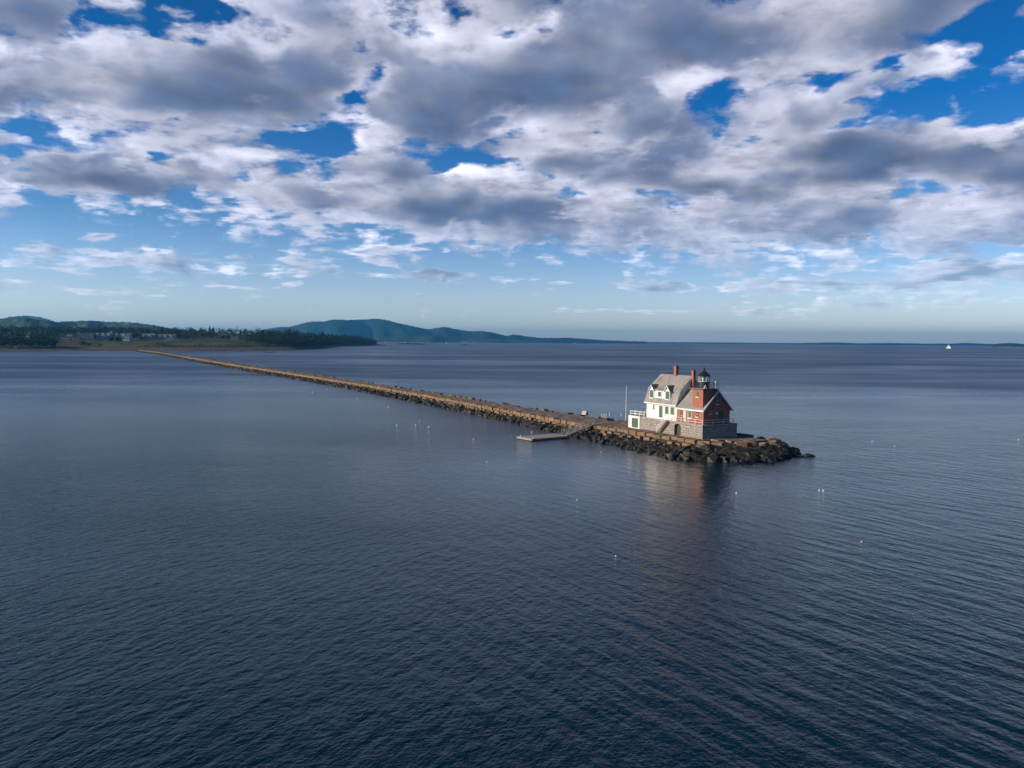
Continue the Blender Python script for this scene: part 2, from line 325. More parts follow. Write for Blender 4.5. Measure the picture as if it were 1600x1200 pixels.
# ------------------------------------------------------------------ water
def water_mat():
    m, t, p = mat('sea_water'); c = wpos(t); s = t.sep(c)
    def train(ang, lam, stretch, detail, rough, seed, crest=0.0):
        # ang: direction the crests run; noise squeezed across the crests and drawn out along them
        a = math.radians(ang); ca, sa = math.cos(a), math.sin(a)
        along = t.m('ADD', t.m('MULTIPLY', s[0], ca / (lam * stretch)), t.m('MULTIPLY', s[1], sa / (lam * stretch)))
        across = t.m('ADD', t.m('MULTIPLY', s[0], -sa / lam), t.m('MULTIPLY', s[1], ca / lam))
        n_ = t.noise(t.xyz(across, along, seed), 1.0, detail, rough)
        if not crest: return n_
        # sharper along the tops than in the troughs
        rdg = t.m('SUBTRACT', 1.0, t.m('ABSOLUTE', t.m('MULTIPLY_ADD', n_, 2.0, -1.0)))
        return t.m('ADD', t.m('MULTIPLY', n_, 1.0 - crest), t.m('MULTIPLY', t.m('POWER', rdg, 1.6), crest))
    gust = t.noise(t.v('MULTIPLY', c, (0.010, 0.022, 0.0)), 1.0, 3.0, 0.55)
    lane = t.noise(t.v('MULTIPLY', c, (0.0022, 0.0075, 0.0)), 1.0, 4.0, 0.6, dist=0.6)
    lee = t.m('EXPONENT', t.m('MULTIPLY', t.m('POWER', t.m('DIVIDE', t.v('DISTANCE', t.v('MULTIPLY', c, (1.0, 1.0, 0.0)), (13.0, 118.0, 0.0)), 34.0), 2.0), -1.0))
    calm = t.m('MULTIPLY', t.rng(lane, 0.36, 0.62, 0.55, 1.12), t.m('MULTIPLY', t.rng(gust, 0.3, 0.7, 0.75, 1.2), t.m('MULTIPLY_ADD', lee, -0.78, 1.0)))
    right = t.rng(t.m('SUBTRACT', s[0], t.m('MULTIPLY', s[1], 0.05)), -22.0, 10.0)               # swell thrown back from the breakwater
    w1 = t.m('MULTIPLY', train(121.5, 1.35, 4.4, 3.0, 0.45, 0.0), t.m('MULTIPLY_ADD', right, 0.26, 0.07))
    w2 = t.m('MULTIPLY', train(66.0, 0.80, 2.3, 4.0, 0.58, 7.3), t.m('MULTIPLY_ADD', right, -0.13, 0.28))
    w3 = t.m('MULTIPLY', train(8.0, 0.42, 2.0, 4.0, 0.62, 3.1), 0.085)
    w4 = t.m('MULTIPLY', train(95.0, 4.5, 2.5, 2.0, 0.4, 5.7), 0.15)
    h = t.m('MULTIPLY', t.m('ADD', t.m('ADD', w1, w2), t.m('ADD', w3, w4)), calm)
    # the ripples too small to model become roughness: rougher out in the open bay, smoother where the wind is low
    far = t.rng(t.v('LENGTH', t.v('MULTIPLY', c, (1.0, 1.0, 0.0))), 125.0, 480.0, 0.06, 0.39)
    rough_w = t.m('MULTIPLY', far, t.m('MULTIPLY_ADD', calm, 0.6, 0.42))
    b = t.n.new('ShaderNodeBump'); b.inputs['Strength'].default_value = 1.0; b.inputs['Distance'].default_value = 1.0
    if 'Filter Width' in b.inputs: b.inputs['Filter Width'].default_value = 0.02
    t.l.new(h, b.inputs['Height'])
    setp(p, t, t.mix(t.rng(far, 0.065, 0.30), t.mix(t.rng(gust, 0.3, 0.7), (0.0010, 0.0195, 0.0370), (0.0014, 0.0240, 0.0430)), (0.002, 0.036, 0.092)), rough_w, normal=b.outputs[0])
    p.inputs['IOR'].default_value = 1.29
    return m
M['water'] = water_mat()
mb = MB(); R = 23000.0; mb.add([(0, 0, 0)] + [(R * math.cos(i * math.pi / 36), R * math.sin(i * math.pi / 36), 0) for i in range(72)],
                              [(0, i + 1, (i + 1) % 72 + 1) for i in range(72)])
tag(mb.build('sea', M['water']), kind='structure')
mb = MB(); mb.add([(x * 23500, y * 23500, -60.0) for x, y in ((-1, -1), (1, -1), (1, 1), (-1, 1))], [(0, 1, 2, 3)])
tag(mb.build('sea_bed', simple('sea_bed_mud', (0.06, 0.06, 0.05), 0.9)), kind='structure')

# ------------------------------------------------------------------ air
mh = bpy.data.materials.new('haze'); mh.use_nodes = True; ht = NT(mh.node_tree); ht.n.clear()
ho = ht.n.new('ShaderNodeOutputMaterial'); pv = ht.n.new('ShaderNodeVolumePrincipled'); ht.l.new(pv.outputs[0], ho.inputs['Volume'])
pv.inputs['Color'].default_value = (0.1, 0.5, 1.0, 1.0); pv.inputs['Density'].default_value = 5e-05; pv.inputs['Anisotropy'].default_value = 0.3
mb = MB(); mb.box(-24000, 24000, -24000, 24000, -61.0, 345.0)
tag(mb.build('haze', mh), kind='stuff')

# ------------------------------------------------------------------ far land
def lerp_tab(tab, x):
    if x <= tab[0][0]: return tab[0][1]
    for (a, p), (b, q) in zip(tab, tab[1:]):
        if x <= b: return p + (q - p) * (x - a) / (b - a)
    return tab[-1][1]
def hor(u): return 533 + 0.0072 * (u - 800)
SHORE = [(u, CAM_H * FPX / (v - hor(u))) for u, v in [(-400, 551), (0, 549), (80, 548.8), (150, 548.4), (215, 548.4), (300, 549), (400, 548), (460, 547), (485, 546),
          (508, 544.8), (516, 542.8), (528, 541.4), (560, 540.6), (584, 540.0), (590, 539.6)]]
PROF_A = [(-40, -3), (0, -0.2), (18, 1.8), (70, 4.8), (130, 6.5), (310, 18.0), (420, 20.5), (600, 27), (800, 30), (2600, 42), (3600, 42)]
PROF_B = [(-40, -3), (0, -0.2), (12, 3.0), (40, 8), (300, 21), (600, 20), (900, -3), (3600, -5)]
def nz(x, y, k=0): 
    return math.sin(x * 1.7 + k) * math.cos(y * 1.3 - k * 0.7) + 0.5 * math.sin(x * 3.9 + y * 2.7 + k) + 0.25 * math.sin(x * 9.1 - y * 7.3 + 2 * k)
def land_z(u, s):
    f = min(1, max(0, (u - 480) / 60.0)); tip = 1.0 if u < 560 else max(0.15, 1 - (u - 560) / 32.0)
    z = lerp_tab(PROF_A, s) * (1 - f) + lerp_tab(PROF_B, s) * f * tip
    if s > 100: z += nz(u * 0.03, s * 0.006, 2) * 0.9
    return z
def tu(u): return (u - 800) / FPX
def land_pt(u, s):
    d = lerp_tab(SHORE, u) + s
    return Vector((tu(u) * d, d, land_z(u, s)))
us = [-400 + i * 8 for i in range(125)]; us = [u for u in us if u <= 592] + [592]
ss = [-40, -10, 0, 6, 14, 25, 45, 70, 90, 110, 130, 160, 200, 240, 280, 310, 350, 390, 430, 480, 540, 620, 720, 900, 1200, 1600, 2100, 2700, 3400]
mb = MB(); vs = []
for u in us:
    for s in ss:
        q = land_pt(u, s); k = 1 if -5 < s < 80 else 0
        vs.append((q.x, q.y, q.z + k * 0.5 * nz(u * 0.7, s * 0.2)))
n = len(ss); fs = []; mi = []
for i in range(len(us) - 1):
    for j in range(n - 1):
        u, s = us[i], ss[j]
        if s < 45: k = 0
        elif u < 84 or u > 455: k = 3
        elif s < 100: k = 0 if s < 70 else 2
        elif u < 126 and s < 200: k = 2
        elif s < (430 if u < 300 else 560): k = 1
        else: k = 3
        fs.append((i * n + j, (i + 1) * n + j, (i + 1) * n + j + 1, i * n + j + 1)); mi.append(k)
mb.v = vs; mb.f = fs; mb.mi = mi
def turf(name, a, b, sc): 
    m, t, p = mat(name); c = wpos(t); n1 = t.noise(c, sc, 6.0, 0.65)
    col = t.mix(t.rng(n1, 0.35, 0.65), a, b)
    setp(p, t, col, 0.95, spec=0.1, normal=t.bump(n1, 0.6, 0.6 / sc * 0.3)); return m
M['shore'] = turf('shore_rocks', (0.075, 0.06, 0.05), (0.17, 0.14, 0.12), 0.12)
M['lawn'] = turf('lawn_grass', (0.050, 0.068, 0.022), (0.095, 0.10, 0.036), 0.012)
M['dry'] = turf('rough_grass', (0.10, 0.085, 0.045), (0.06, 0.065, 0.03), 0.03)
M['floor'] = turf('forest_floor', (0.02, 0.03, 0.015), (0.035, 0.045, 0.02), 0.05)
tag(mb.build('terrain', [M['shore'], M['lawn'], M['dry'], M['floor']], smooth=True), kind='structure')

def forest_mat(name, a, b, patch=None, sc=0.03, psc=0.0016, bump=8.0):
    m, t, p = mat(name); c = wpos(t); n1 = t.noise(c, sc, 5.0, 0.7); n2 = t.noise(c, sc * 0.12, 4.0, 0.6)
    col = t.mix(t.rng(t.m('ADD', t.m('MULTIPLY', n1, 0.6), t.m('MULTIPLY', n2, 0.4)), 0.38, 0.62), a, b)
    if patch: col = t.mix(t.rng(t.noise(t.v('MULTIPLY', c, (1.0, 0.3, 3.0)), psc, 4.0, 0.6), 0.54, 0.60), col, patch)
    setp(p, t, col, 1.0, spec=0.05, normal=t.bump(n1, 0.9, bump)); return m
def ridge(name, prof, depth, half, matl, rough=3.0, seed=0, step=3.0, kind='structure', foot=1.0, smooth=True):
    # prof: photo outline of the crest (u, v) at this distance; becomes a real ridge with its own depth
    us = [prof[0][0]]
    while us[-1] < prof[-1][0]: us.append(us[-1] + step)
    SS = [-1, -0.8, -0.62, -0.46, -0.32, -0.2, -0.1, 0, 0.12, 0.3, 0.6, 1]
    vs = []; rr = random.Random(seed)
    for u in us:
        v = lerp_tab(prof, u); top = at(u, v, depth).z
        dd = depth + half * 0.35 * nz(u * 0.013, 0.3, seed)
        for s in SS:
            d = dd + s * half
            base = (1 - abs(s) ** 1.25) if s < 0 else (1 - s ** 1.6)
            spur = 0.22 * nz(u * 0.045 + seed, s * 2.1, seed) * (1 - abs(s)) * abs(s) * 2
            z = max(top, 1) * max(0, base + spur) + (rr.uniform(-1, 1) * rough if abs(s) < 0.9 else -4)
            vs.append((tu(u) * d, d, z))
    n = len(SS); mb = MB(); mb.v = vs
    mb.f = [(i * n + j, (i + 1) * n + j, (i + 1) * n + j + 1, i * n + j + 1) for i in range(len(us) - 1) for j in range(n - 1)]; mb.mi = [0] * len(mb.f)
    return tag(mb.build(name, matl, smooth=smooth), kind=kind)
DK, LT = (0.010, 0.026, 0.016), (0.028, 0.052, 0.024)
M['mtn'] = forest_mat('mountain_forest', DK, LT, None, 0.02, bump=14.0)
M['hill'] = forest_mat('hill_forest', (0.018, 0.034, 0.015), (0.05, 0.075, 0.03), (0.13, 0.125, 0.06), 0.03, 0.0045, 7.0)
M['fore'] = forest_mat('foreland_forest', (0.022, 0.040, 0.018), (0.055, 0.085, 0.035), (0.09, 0.10, 0.045), 0.03, 0.003, 8.0)
ridge('mountain', [(395, 521), (410, 516), (430, 511.5), (450, 510.5), (470, 505.5), (490, 503), (505, 503.5), (518, 500), (540, 501), (560, 498.5), (580, 497.3), (600, 499), (620, 504.5), (645, 510.5),
      (667, 514.3), (680, 512), (695, 510.2), (710, 513.5), (735, 517.5), (755, 518), (770, 520), (790, 524.8), (803, 522.6), (820, 525), (845, 528), (870, 528.3), (890, 527.8), (915, 529.8), (940, 531.5), (980, 533), (1010, 534)],
      11500, 1900, M['mtn'], 4.0, 3)
ridge('far_hill', [(-60, 515), (-10, 500), (15, 494), (40, 491.8), (60, 494), (82, 502), (110, 511), (150, 520)], 9500, 1300, M['mtn'], 4.0, 5)
ridge('left_hill', [(-380, 506), (-200, 500), (-60, 498), (0, 496.5), (40, 496.5), (70, 501), (100, 506), (130, 512), (170, 520)], 4300, 600, M['hill'], 3.0, 8)
ridge('long_hill', [(60, 512), (85, 505.5), (100, 502.5), (130, 501), (150, 500.3), (175, 501.5), (215, 504.5), (240, 509), (270, 514), (300, 516.5), (320, 518), (350, 520), (420, 526)], 5000, 800, M['hill'], 3.0, 11)
ridge('foreland', [(560, 530), (590, 528), (630, 526.5), (655, 524.5), (680, 523), (700, 525), (725, 527.5), (760, 529), (800, 530.5), (816, 531.8), (826, 535)], 8900, 420, M['fore'], 3.0, 14)
for nm, pr, dp, sd_ in (('far_shore', [(840, 535), (900, 533.5), (950, 533), (1000, 534.2), (1040, 534.6), (1100, 534.9), (1160, 535.6), (1240, 536.2), (1305, 535.0), (1340, 536.4), (1390, 535.9), (1440, 536.8), (1480, 536.9), (1508, 535.8), (1545, 537.3), (1600, 538.6), (1700, 537), (1900, 539.5)], 14000, 17),):
    ridge(nm, pr, dp, 350, M['mtn'], 1.2, sd_)
ridge('wooded_island', [(1540, 540.5), (1552, 537.6), (1563, 536.3), (1580, 535.9), (1594, 537.2), (1606, 538.6), (1630, 539.5), (1650, 541)], 8600, 200, M['fore'], 1.5, 20)
# ------------------------------------------------------------------ breakwater: local frame, x = away from the sunlit side, y = along it towards the shore
O = ground(1097.5, 685, 2.3); O.z = 0.0
TH_A = math.radians(118.5); Av = Vector((math.cos(TH_A), math.sin(TH_A), 0)); Bv = Vector((math.sin(TH_A), -math.cos(TH_A), 0))
RZ = math.atan2(Bv.y, Bv.x)
def LW(b, a, z=0.0): return Vector((O.x + a * Av.x + b * Bv.x, O.y + a * Av.y + b * Bv.y, z))
def WL(p): d = Vector((p.x - O.x, p.y - O.y, 0)); return d.dot(Bv), d.dot(Av)
LFM = Matrix.Translation(O) @ Matrix.Rotation(RZ, 4, 'Z')
rb = random.Random(21)
# a: front edge, front waterline, back edge (b values)
ST = [(0, -2.6, -10.8, 11.4), (10, -3.3, -10.2, 11.0), (20, -3.8, -9.6, 9.6), (28, -4.9, -9.3, 7.6), (36, -5.0, -8.9, 6.5), (60, -4.2, -7.3, 5.0), (92, -3.1, -6.7, 4.3), (130, -1.7, -6.0, 4.8),
      (188, -1.4, -5.4, 4.9), (236, -1.9, -5.6, 4.2), (320, -3.9, -8.0, 2.6), (400, -6.2, -10.4, 0.6), (500, -8.6, -12.6, -1.4), (680, -11.4, -15.4, -3.6), (1000, -14.6, -19.0, -6.6), (1130, -21, -26, -13), (1225, -26.5, -31, -18.5)]
def stn(a, k): return lerp_tab([(s[0], s[k]) for s in ST], a)
HEAD_E = [(-2.6, 0), (-1.9, -2.4), (0.3, -5.2), (3.0, -7.0), (6.0, -8.3), (9.0, -8.6), (11.6, -7.4), (13.0, -4.8), (12.6, -2.2), (11.4, 0)]       # (b, a) round the head
HEAD_W = [(-10.6, 0), (-10.3, -4.5), (-8.3, -8.6), (-5.2, -11.8), (-1.2, -13.8), (3.0, -13.8), (7.4, -12.6), (12.6, -10.2), (16.0, -6.4), (16.6, 0)]
ZD = 2.12
As = [0] + list(range(4, 120, 4)) + list(range(120, 400, 10)) + list(range(400, 1226, 25)) + [1225]
mb = MB(); vs = []; ring = []
front = [((stn(a, 1), a), (stn(a, 2), a)) for a in reversed(As[1:])]
back = [((stn(a, 3), a), (stn(a, 3) + 6.0, a)) for a in As[1:]]
chain = front + list(zip(HEAD_E, HEAD_W)) + back
for (eb, ea), (wb, wa) in chain:
    for t, z in ((0.0, ZD - 0.25), (0.10, 1.0), (0.45, 0.25), (0.85, -0.35), (1.3, -2.5)):
        vs.append(LW(eb + (wb - eb) * t, ea + (wa - ea) * t, z))
mb.v = [tuple(v) for v in vs]
for i in range(len(chain) - 1):
    for j in range(4): mb.f.append((i * 5 + j, i * 5 + j + 1, (i + 1) * 5 + j + 1, (i + 1) * 5 + j))
nf, nh = len(front), len(HEAD_E)
for i in range(nf - 1):                           # walkway bed between the two edges
    k = len(chain) - 1 - i; mb.f.append((i * 5, (i + 1) * 5, (k - 1) * 5, k * 5))
mb.f.append(tuple([(nf - 1) * 5] + [(nf + i) * 5 for i in range(nh)] + [(nf + nh) * 5]))
mb.mi = [0] * len(mb.f)
breakwater = empty('breakwater', O, 0, 'long granite block breakwater running from the lighthouse to the far left shore', 'breakwater')
def under(o, root):
    bpy.context.view_layer.update(); o.parent = root; o.matrix_parent_inverse = root.matrix_world.inverted(); return o
bpy.context.view_layer.update()
under(mb.build('core', M['rubble']), breakwater)

# stone prototypes
def rock_proto(k, blocky):
    r = random.Random(100 + k); bm = bmesh.new()
    if blocky:
        for sx in (-1, 1):
            for sy in (-1, 1):
                for sz in (-1, 1):
                    c = Vector((sx * r.uniform(.86, 1), sy * r.uniform(.84, 1), sz * r.uniform(.84, 1)))
                    for ax in range(3):
                        q = c.copy(); q[ax] *= r.uniform(.86, .94); bm.verts.new(q)
    else:
        for i in range(22):
            d = Vector((r.gauss(0, 1), r.gauss(0, 1), r.gauss(0, 1))).normalized()
            m_ = max(abs(d.x), abs(d.y), abs(d.z)); d = d / (m_ ** 0.55) * r.uniform(.82, 1.0); bm.verts.new(d)
    res = bmesh.ops.convex_hull(bm, input=bm.verts)
    bmesh.ops.delete(bm, geom=[g for g in res['geom_interior'] if isinstance(g, bmesh.types.BMVert)], context='VERTS')
    bmesh.ops.dissolve_limit(bm, angle_limit=0.12, verts=bm.verts, edges=bm.edges)
    bmesh.ops.recalc_face_normals(bm, faces=bm.faces); bm.verts.index_update()
    out = ([v.co.copy() for v in bm.verts], [tuple(v.index for v in f.verts) for f in bm.faces]); bm.free(); return out
BLK = [rock_proto(k, True) for k in range(10)]; RCK = [rock_proto(k + 20, False) for k in range(16)]
pm_cache = {}
part_n = {}
def stone_part(name, protos, pos, dims, rz, tx, ty, matl, mb, limit):
    # the nearest blocks are parts of the breakwater; past the limit they go into one mass
    if part_n.get(name, 0) >= limit or pos.length > 420: return put_stone(mb, protos, pos, dims, rz, tx, ty)
    part_n[name] = part_n.get(name, 0) + 1
    k = rb.randrange(len(protos)); key = (id(protos), k, matl.name)
    if key not in pm_cache:
        me = bpy.data.meshes.new(name); me.from_pydata([tuple(v) for v in protos[k][0]], [], protos[k][1]); me.materials.append(matl); pm_cache[key] = me
    o = link(name, pm_cache[key], breakwater); o.location = pos - O; o.scale = dims
    o.rotation_euler = (Matrix.Rotation(rz, 3, 'Z') @ Matrix.Rotation(tx, 3, 'X') @ Matrix.Rotation(ty, 3, 'Y')).to_euler()
def put_stone(mb, protos, pos, dims, rz, tx=0.0, ty=0.0):
    vs, fs = rb.choice(protos)
    R_ = Matrix.Rotation(rz, 3, 'Z') @ Matrix.Rotation(tx, 3, 'X') @ Matrix.Rotation(ty, 3, 'Y')
    mb.add([pos + R_ @ Vector((v.x * dims[0], v.y * dims[1], v.z * dims[2])) for v in vs], fs)
# capping courses along the front edge and round the head
path = [Vector((eb, ea)) for (eb, ea), _ in chain[:nf + nh - 2]]
wpath = [Vector((wb, wa)) for _, (wb, wa) in chain[:nf + nh - 2]]
caps = MB(); second = MB()
cum = [0.0]
for p, q in zip(path, path[1:]): cum.append(cum[-1] + (q - p).length)
def pathpt(s):
    for i in range(len(cum) - 1):
        if s <= cum[i + 1]:
            f = (s - cum[i]) / max(1e-6, cum[i + 1] - cum[i]); p = path[i].lerp(path[i + 1], f)
            d = (path[i + 1] - path[i]).normalized(); return p, d, wpath[i].lerp(wpath[i + 1], f)
    return path[-1], (path[-1] - path[-2]).normalized(), wpath[-1]
todo = []
s = 0.0
while s < cum[-1] - 1.0:
    p, d, wl = pathpt(s); far = max(0.0, p.y)
    L = rb.uniform(1.5, 2.9) if far < 120 else rb.uniform(2.0, 4.2)
    p, d, wl = pathpt(s + L / 2); nrm = (wl - p).normalized(); nrm = Vector((d.y, -d.x)) if Vector((d.y, -d.x)).dot(nrm) > 0 else Vector((-d.y, d.x))
    head = p.y < -1.5
    wdir = Bv * d.x + Av * d.y; ang = math.atan2(wdir.y, wdir.x); jz = rb.uniform(-.10, .08)
    if not (head and rb.random() < 0.25):
        c = p - nrm * 0.55
        todo.append(('cap_block', LW(c.x, c.y, 1.75 + jz - (0.25 * rb.random() if head else 0)), (L / 2 - 0.02, rb.uniform(.75, .95), .48), ang + rb.uniform(-.04, .04) * (4 if head else 1), rb.uniform(-.05, .05) * (3 if head else 1), rb.uniform(-.03, .03)))
    if rb.random() < (0.92 if far < 120 else 0.7):
        c = p + nrm * rb.uniform(0.15, 0.55)
        todo.append(('course_block', LW(c.x, c.y, 0.95 + rb.uniform(-.12, .12)), (L / 2 * rb.uniform(.6, .95), .8, .46), ang + rb.uniform(-.15, .15), rb.uniform(-.12, .12), rb.uniform(-.08, .08)))
    if far < 60 and rb.random() < 0.6:                # odd tan blocks slipped below the second course
        c = p + nrm * rb.uniform(1.1, 1.9)
        todo.append(('course_block', LW(c.x, c.y, 0.62 + rb.uniform(-.2, .2)), (L / 2 * rb.uniform(.45, .7), .7, .42), ang + rb.uniform(-.5, .5), rb.uniform(-.25, .25), rb.uniform(-.2, .2)))
    s += L + 0.03
for nm_, pos, dims, rz, tx, ty in sorted(todo, key=lambda q: q[1].length):
    stone_part(nm_, BLK, pos, dims, rz, tx, ty, M['cap'], caps if nm_ == 'cap_block' else second, 100)
tag(under(caps.build('capping_course', M['cap']), breakwater), kind='stuff')
tag(under(second.build('lower_course', M['cap']), breakwater), kind='stuff')
# walkway slabs, then the uneven stones along the back edge
slabs = MB(); a = -6.5
while a < 1220:
    far = a > 130; dl = rb.uniform(1.5, 2.6) if not far else rb.uniform(5, 9)
    lo = (stn(a, 1) if a >= 0 else -2.2 - a * 0.75) + 1.25; hi = (stn(a, 3) if a >= 0 else 11.4 + a * 0.05) - 1.0
    b = lo
    while b < hi - 0.4:
        db = min(hi - b, rb.uniform(1.3, 2.6) if not far else rb.uniform(2, 4))
        put_stone(slabs, BLK, LW(b + db / 2, a + dl / 2, ZD - 0.22 + rb.uniform(-.04, .05)), (db / 2 + .02, dl / 2 + .02, .28), RZ + rb.uniform(-.015, .015), rb.uniform(-.012, .012), rb.uniform(-.012, .012))
        b += db
    a += dl
under(slabs.build('walkway_slabs', M['deckst']), breakwater)
bk = MB(); a = 0.0
while a < 1220:
    L = rb.uniform(1.3, 3.0) if a < 150 else rb.uniform(2.5, 5)
    if rb.random() < 0.85:
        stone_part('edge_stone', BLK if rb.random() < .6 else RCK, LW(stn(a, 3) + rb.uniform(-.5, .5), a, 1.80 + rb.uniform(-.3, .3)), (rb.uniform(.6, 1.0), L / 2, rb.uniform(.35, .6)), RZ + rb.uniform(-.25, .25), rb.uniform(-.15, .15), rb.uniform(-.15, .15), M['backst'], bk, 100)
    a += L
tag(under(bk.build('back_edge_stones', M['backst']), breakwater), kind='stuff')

# rubble on the slopes: the nearest stones are things, the rest one mass
protos = []
for k, (vs_, fs_) in enumerate(RCK):
    me = bpy.data.meshes.new('boulder'); me.from_pydata([tuple(v) for v in vs_], [], fs_); me.materials.append(M['rubble']); protos.append(me)
spots = []
def slope(i0, i1, dens):
    for i in range(i0, i1):
        (e0, w0), (e1, w1) = (path[i], wpath[i]), (path[i + 1], wpath[i + 1])
        ln = max((e1 - e0).length, (w1 - w0).length); wd = (w0 - e0).length + 0.8
        for _ in range(max(1, int(ln * wd / dens))):
            f = rb.random(); t = rb.random() ** 0.9; e = e0.lerp(e1, f); w_ = w0.lerp(w1, f)
            q = e.lerp(w_, (0.16 if e.y > -2 else 0.22) + 0.92 * t); z = 0.62 * (1 - t) ** 0.8 - 0.15 * t
            spots.append((q, z, e, t))
far_i = next(i for i, p in enumerate(path) if p.y < 130)
slope(far_i, len(path) - 1, 0.72)
kinds = {'weed': ('dark weed covered boulder in the rubble slope below the breakwater edge', 'dark rubble boulders below the breakwater edge'),
         'head': ('big dark boulder heaped round the seaward end of the breakwater', 'boulders heaped round the seaward end')}
def camd(q): p = LW(q.x, q.y); return p.length
spots.sort(key=lambda sp: camd(sp[0])); rest = MB(); cnt = 0
for q, z, e, t in spots:
    head = e.y < -2.0; sz = (.42 + 0.85 * rb.random() ** 1.7) * (1.2 if head else .92)
    if head: z += 0.75 * (1 - t) * rb.random() + 0.1
    dims = (sz * rb.uniform(.8, 1.3), sz * rb.uniform(.7, 1.1), sz * rb.uniform(.55, .85))
    if cnt < 290:
        o = link('boulder', rb.choice(protos)); o.location = LW(q.x, q.y, z); o.scale = dims
        o.rotation_euler = (rb.uniform(-.4, .4), rb.uniform(-.4, .4), rb.uniform(0, 6.28)); k = kinds['head' if head else 'weed']
        tag(o, k[0], 'boulder', k[1]); cnt += 1
    else:
        put_stone(rest, RCK, LW(q.x, q.y, z), dims, rb.uniform(0, 6.28), rb.uniform(-.4, .4), rb.uniform(-.4, .4))
# back of the head and the far run
for i in range(nh + 14):
    (eb, ea), (wb, wa) = chain[nf + nh - 4 + i] if nf + nh - 4 + i < len(chain) else chain[-1]
    for _ in range(10):
        t = rb.random(); put_stone(rest, RCK, LW(eb + (wb - eb) * t + rb.uniform(-1.5, 1.5), ea + (wa - ea) * t + rb.uniform(-2, 2), 1.5 * (1 - t) - .1), (rb.uniform(.6, 1.2), rb.uniform(.6, 1.1), rb.uniform(.5, .9)), rb.uniform(0, 6), rb.uniform(-.4, .4), rb.uniform(-.4, .4))
for i in range(far_i):
    (e0, w0), (e1, w1) = (path[i], wpath[i]), (path[i + 1], wpath[i + 1])
    for _ in range(int((e1 - e0).length * (2.2 if e0.y < 420 else 1.0))):
        f = rb.random(); t = rb.random(); q = e0.lerp(e1, f).lerp(w0.lerp(w1, f), .15 + .9 * t)
        put_stone(rest, RCK, LW(q.x, q.y, 0.9 * (1 - t) - .1 * t), (rb.uniform(.6, 1.3), rb.uniform(.6, 1.0), rb.uniform(.45, .8)), rb.uniform(0, 6), rb.uniform(-.4, .4), rb.uniform(-.4, .4))
tag(rest.build('rubble', M['rubble']), kind='stuff')
for (u, v, z, dm) in ((1250, 713.5, 0.12, (1.5, .8, .35)), (1266, 712.5, 0.2, (1.4, .7, .45))):
    o = link('boulder', protos[int(u) % 16]); o.location = ground(u, v, 0.0) + Vector((0, 0, z - .1)); o.scale = dm; o.rotation_euler = (0, 0, .3)
    tag(o, 'low dark rock awash just off the seaward tip of the breakwater' if u < 1260 else 'outermost low dark rock lying clear of the seaward tip', 'rock')
# ------------------------------------------------------------------ the lighthouse group (built in the local frame, x across, y along, z up)
def lroot(name, label, cat): return empty(name, O, RZ, label, cat)
ZT = 4.72                                            # top of the granite foundation
# --- foundation
fd = lroot('foundation', 'grey granite block foundation under the lighthouse with an arched doorway', 'foundation')
PW, PL = 8.55, 22.3
mb = MB()
mb.box(0, PW, 0, 6.05, 0.9, ZT - 0.22); mb.box(0, PW, 7.95, PL, 0.9, ZT - 0.22); mb.box(0.9, PW, 6.05, 7.95, 0.9, ZT - 0.22)
arch = [(6.05, 3.75)] + [(7.0 - 0.95 * math.cos(math.pi * i / 8), 3.75 + 0.62 * math.sin(math.pi * i / 8)) for i in range(1, 8)] + [(7.95, 3.75), (7.95, ZT - 0.22), (6.05, ZT - 0.22)]
mb.prism(arch, 0, 0.0, 0.9)
mb.build('wall', M['pier'], fd)
mb = MB(); mb.box(-0.06, PW + 0.06, -0.06, PL + 0.06, ZT - 0.22, ZT); mb.build('coping', M['coping'], fd)
mb = MB(); mb.box(0.62, 0.70, 6.05, 7.95, 2.1, 4.4); dr = mb.build('arched_door', simple('old_door_boards', (0.055, 0.045, 0.035), 0.8, 0.3, 5.0), fd)
mb = MB()
for i in range(5): mb.box(0.585, 0.62, 6.12 + i * 0.36, 6.42 + i * 0.36, 2.15, 3.9)
mb.build('door_boards', simple('old_door_planks', (0.075, 0.06, 0.045), 0.8, 0.3, 5.0), dr)
mb = MB(); mb.box(-0.16, -0.001, 18.62, 22.36, 2.1, ZT - 0.02); wp = mb.build('white_panel', M['white'], fd)
for y0 in (19.1, 20.16):
    mb = MB(); mb.box(-0.22, -0.165, y0, y0 + 1.0, 2.32, 4.28); o = mb.build('basement_door', M['green'], fd)
    mb = MB(); mb.box(-0.25, -0.222, y0 + .47, y0 + .53, 2.4, 4.2); mb.box(-0.25, -0.222, y0 + .06, y0 + .94, 3.3, 3.4); mb.build('batten', M['dark_green'], o)

# --- railings
def railing(label, pts, h=0.95, post=1.7, m='rail', th=0.075, nrail=2):
    root = lroot('railing', label, 'railing'); mb = MB(); pm = MB()
    ms = None
    for (x0, y0, z0), (x1, y1, z1) in zip(pts, pts[1:]):
        d = Vector((x1 - x0, y1 - y0, z1 - z0)); n = max(1, round(d.length / post))
        for k in range(nrail): 
            dz = h * (k + 1) / nrail - th / 2
            mb.bar((x0, y0, z0 + dz), (x1, y1, z1 + dz), th)
        for i in range(n + (1 if (x1, y1, z1) == tuple(pts[-1]) else 0)):
            p = Vector((x0, y0, z0)) + d * (i / n); q = MB(); q.box(p.x - th * .62, p.x + th * .62, p.y - th * .62, p.y + th * .62, p.z, p.z + h + .03); q.build('post', M[m], root)
    mb.build('rails', M[m], root); return root
railing('pinkish white railing along the granite walkway round the brick building', [(0.12, 8.1, ZT), (0.12, 0.12, ZT), (7.7, 0.12, ZT)], 0.92, 2.2)
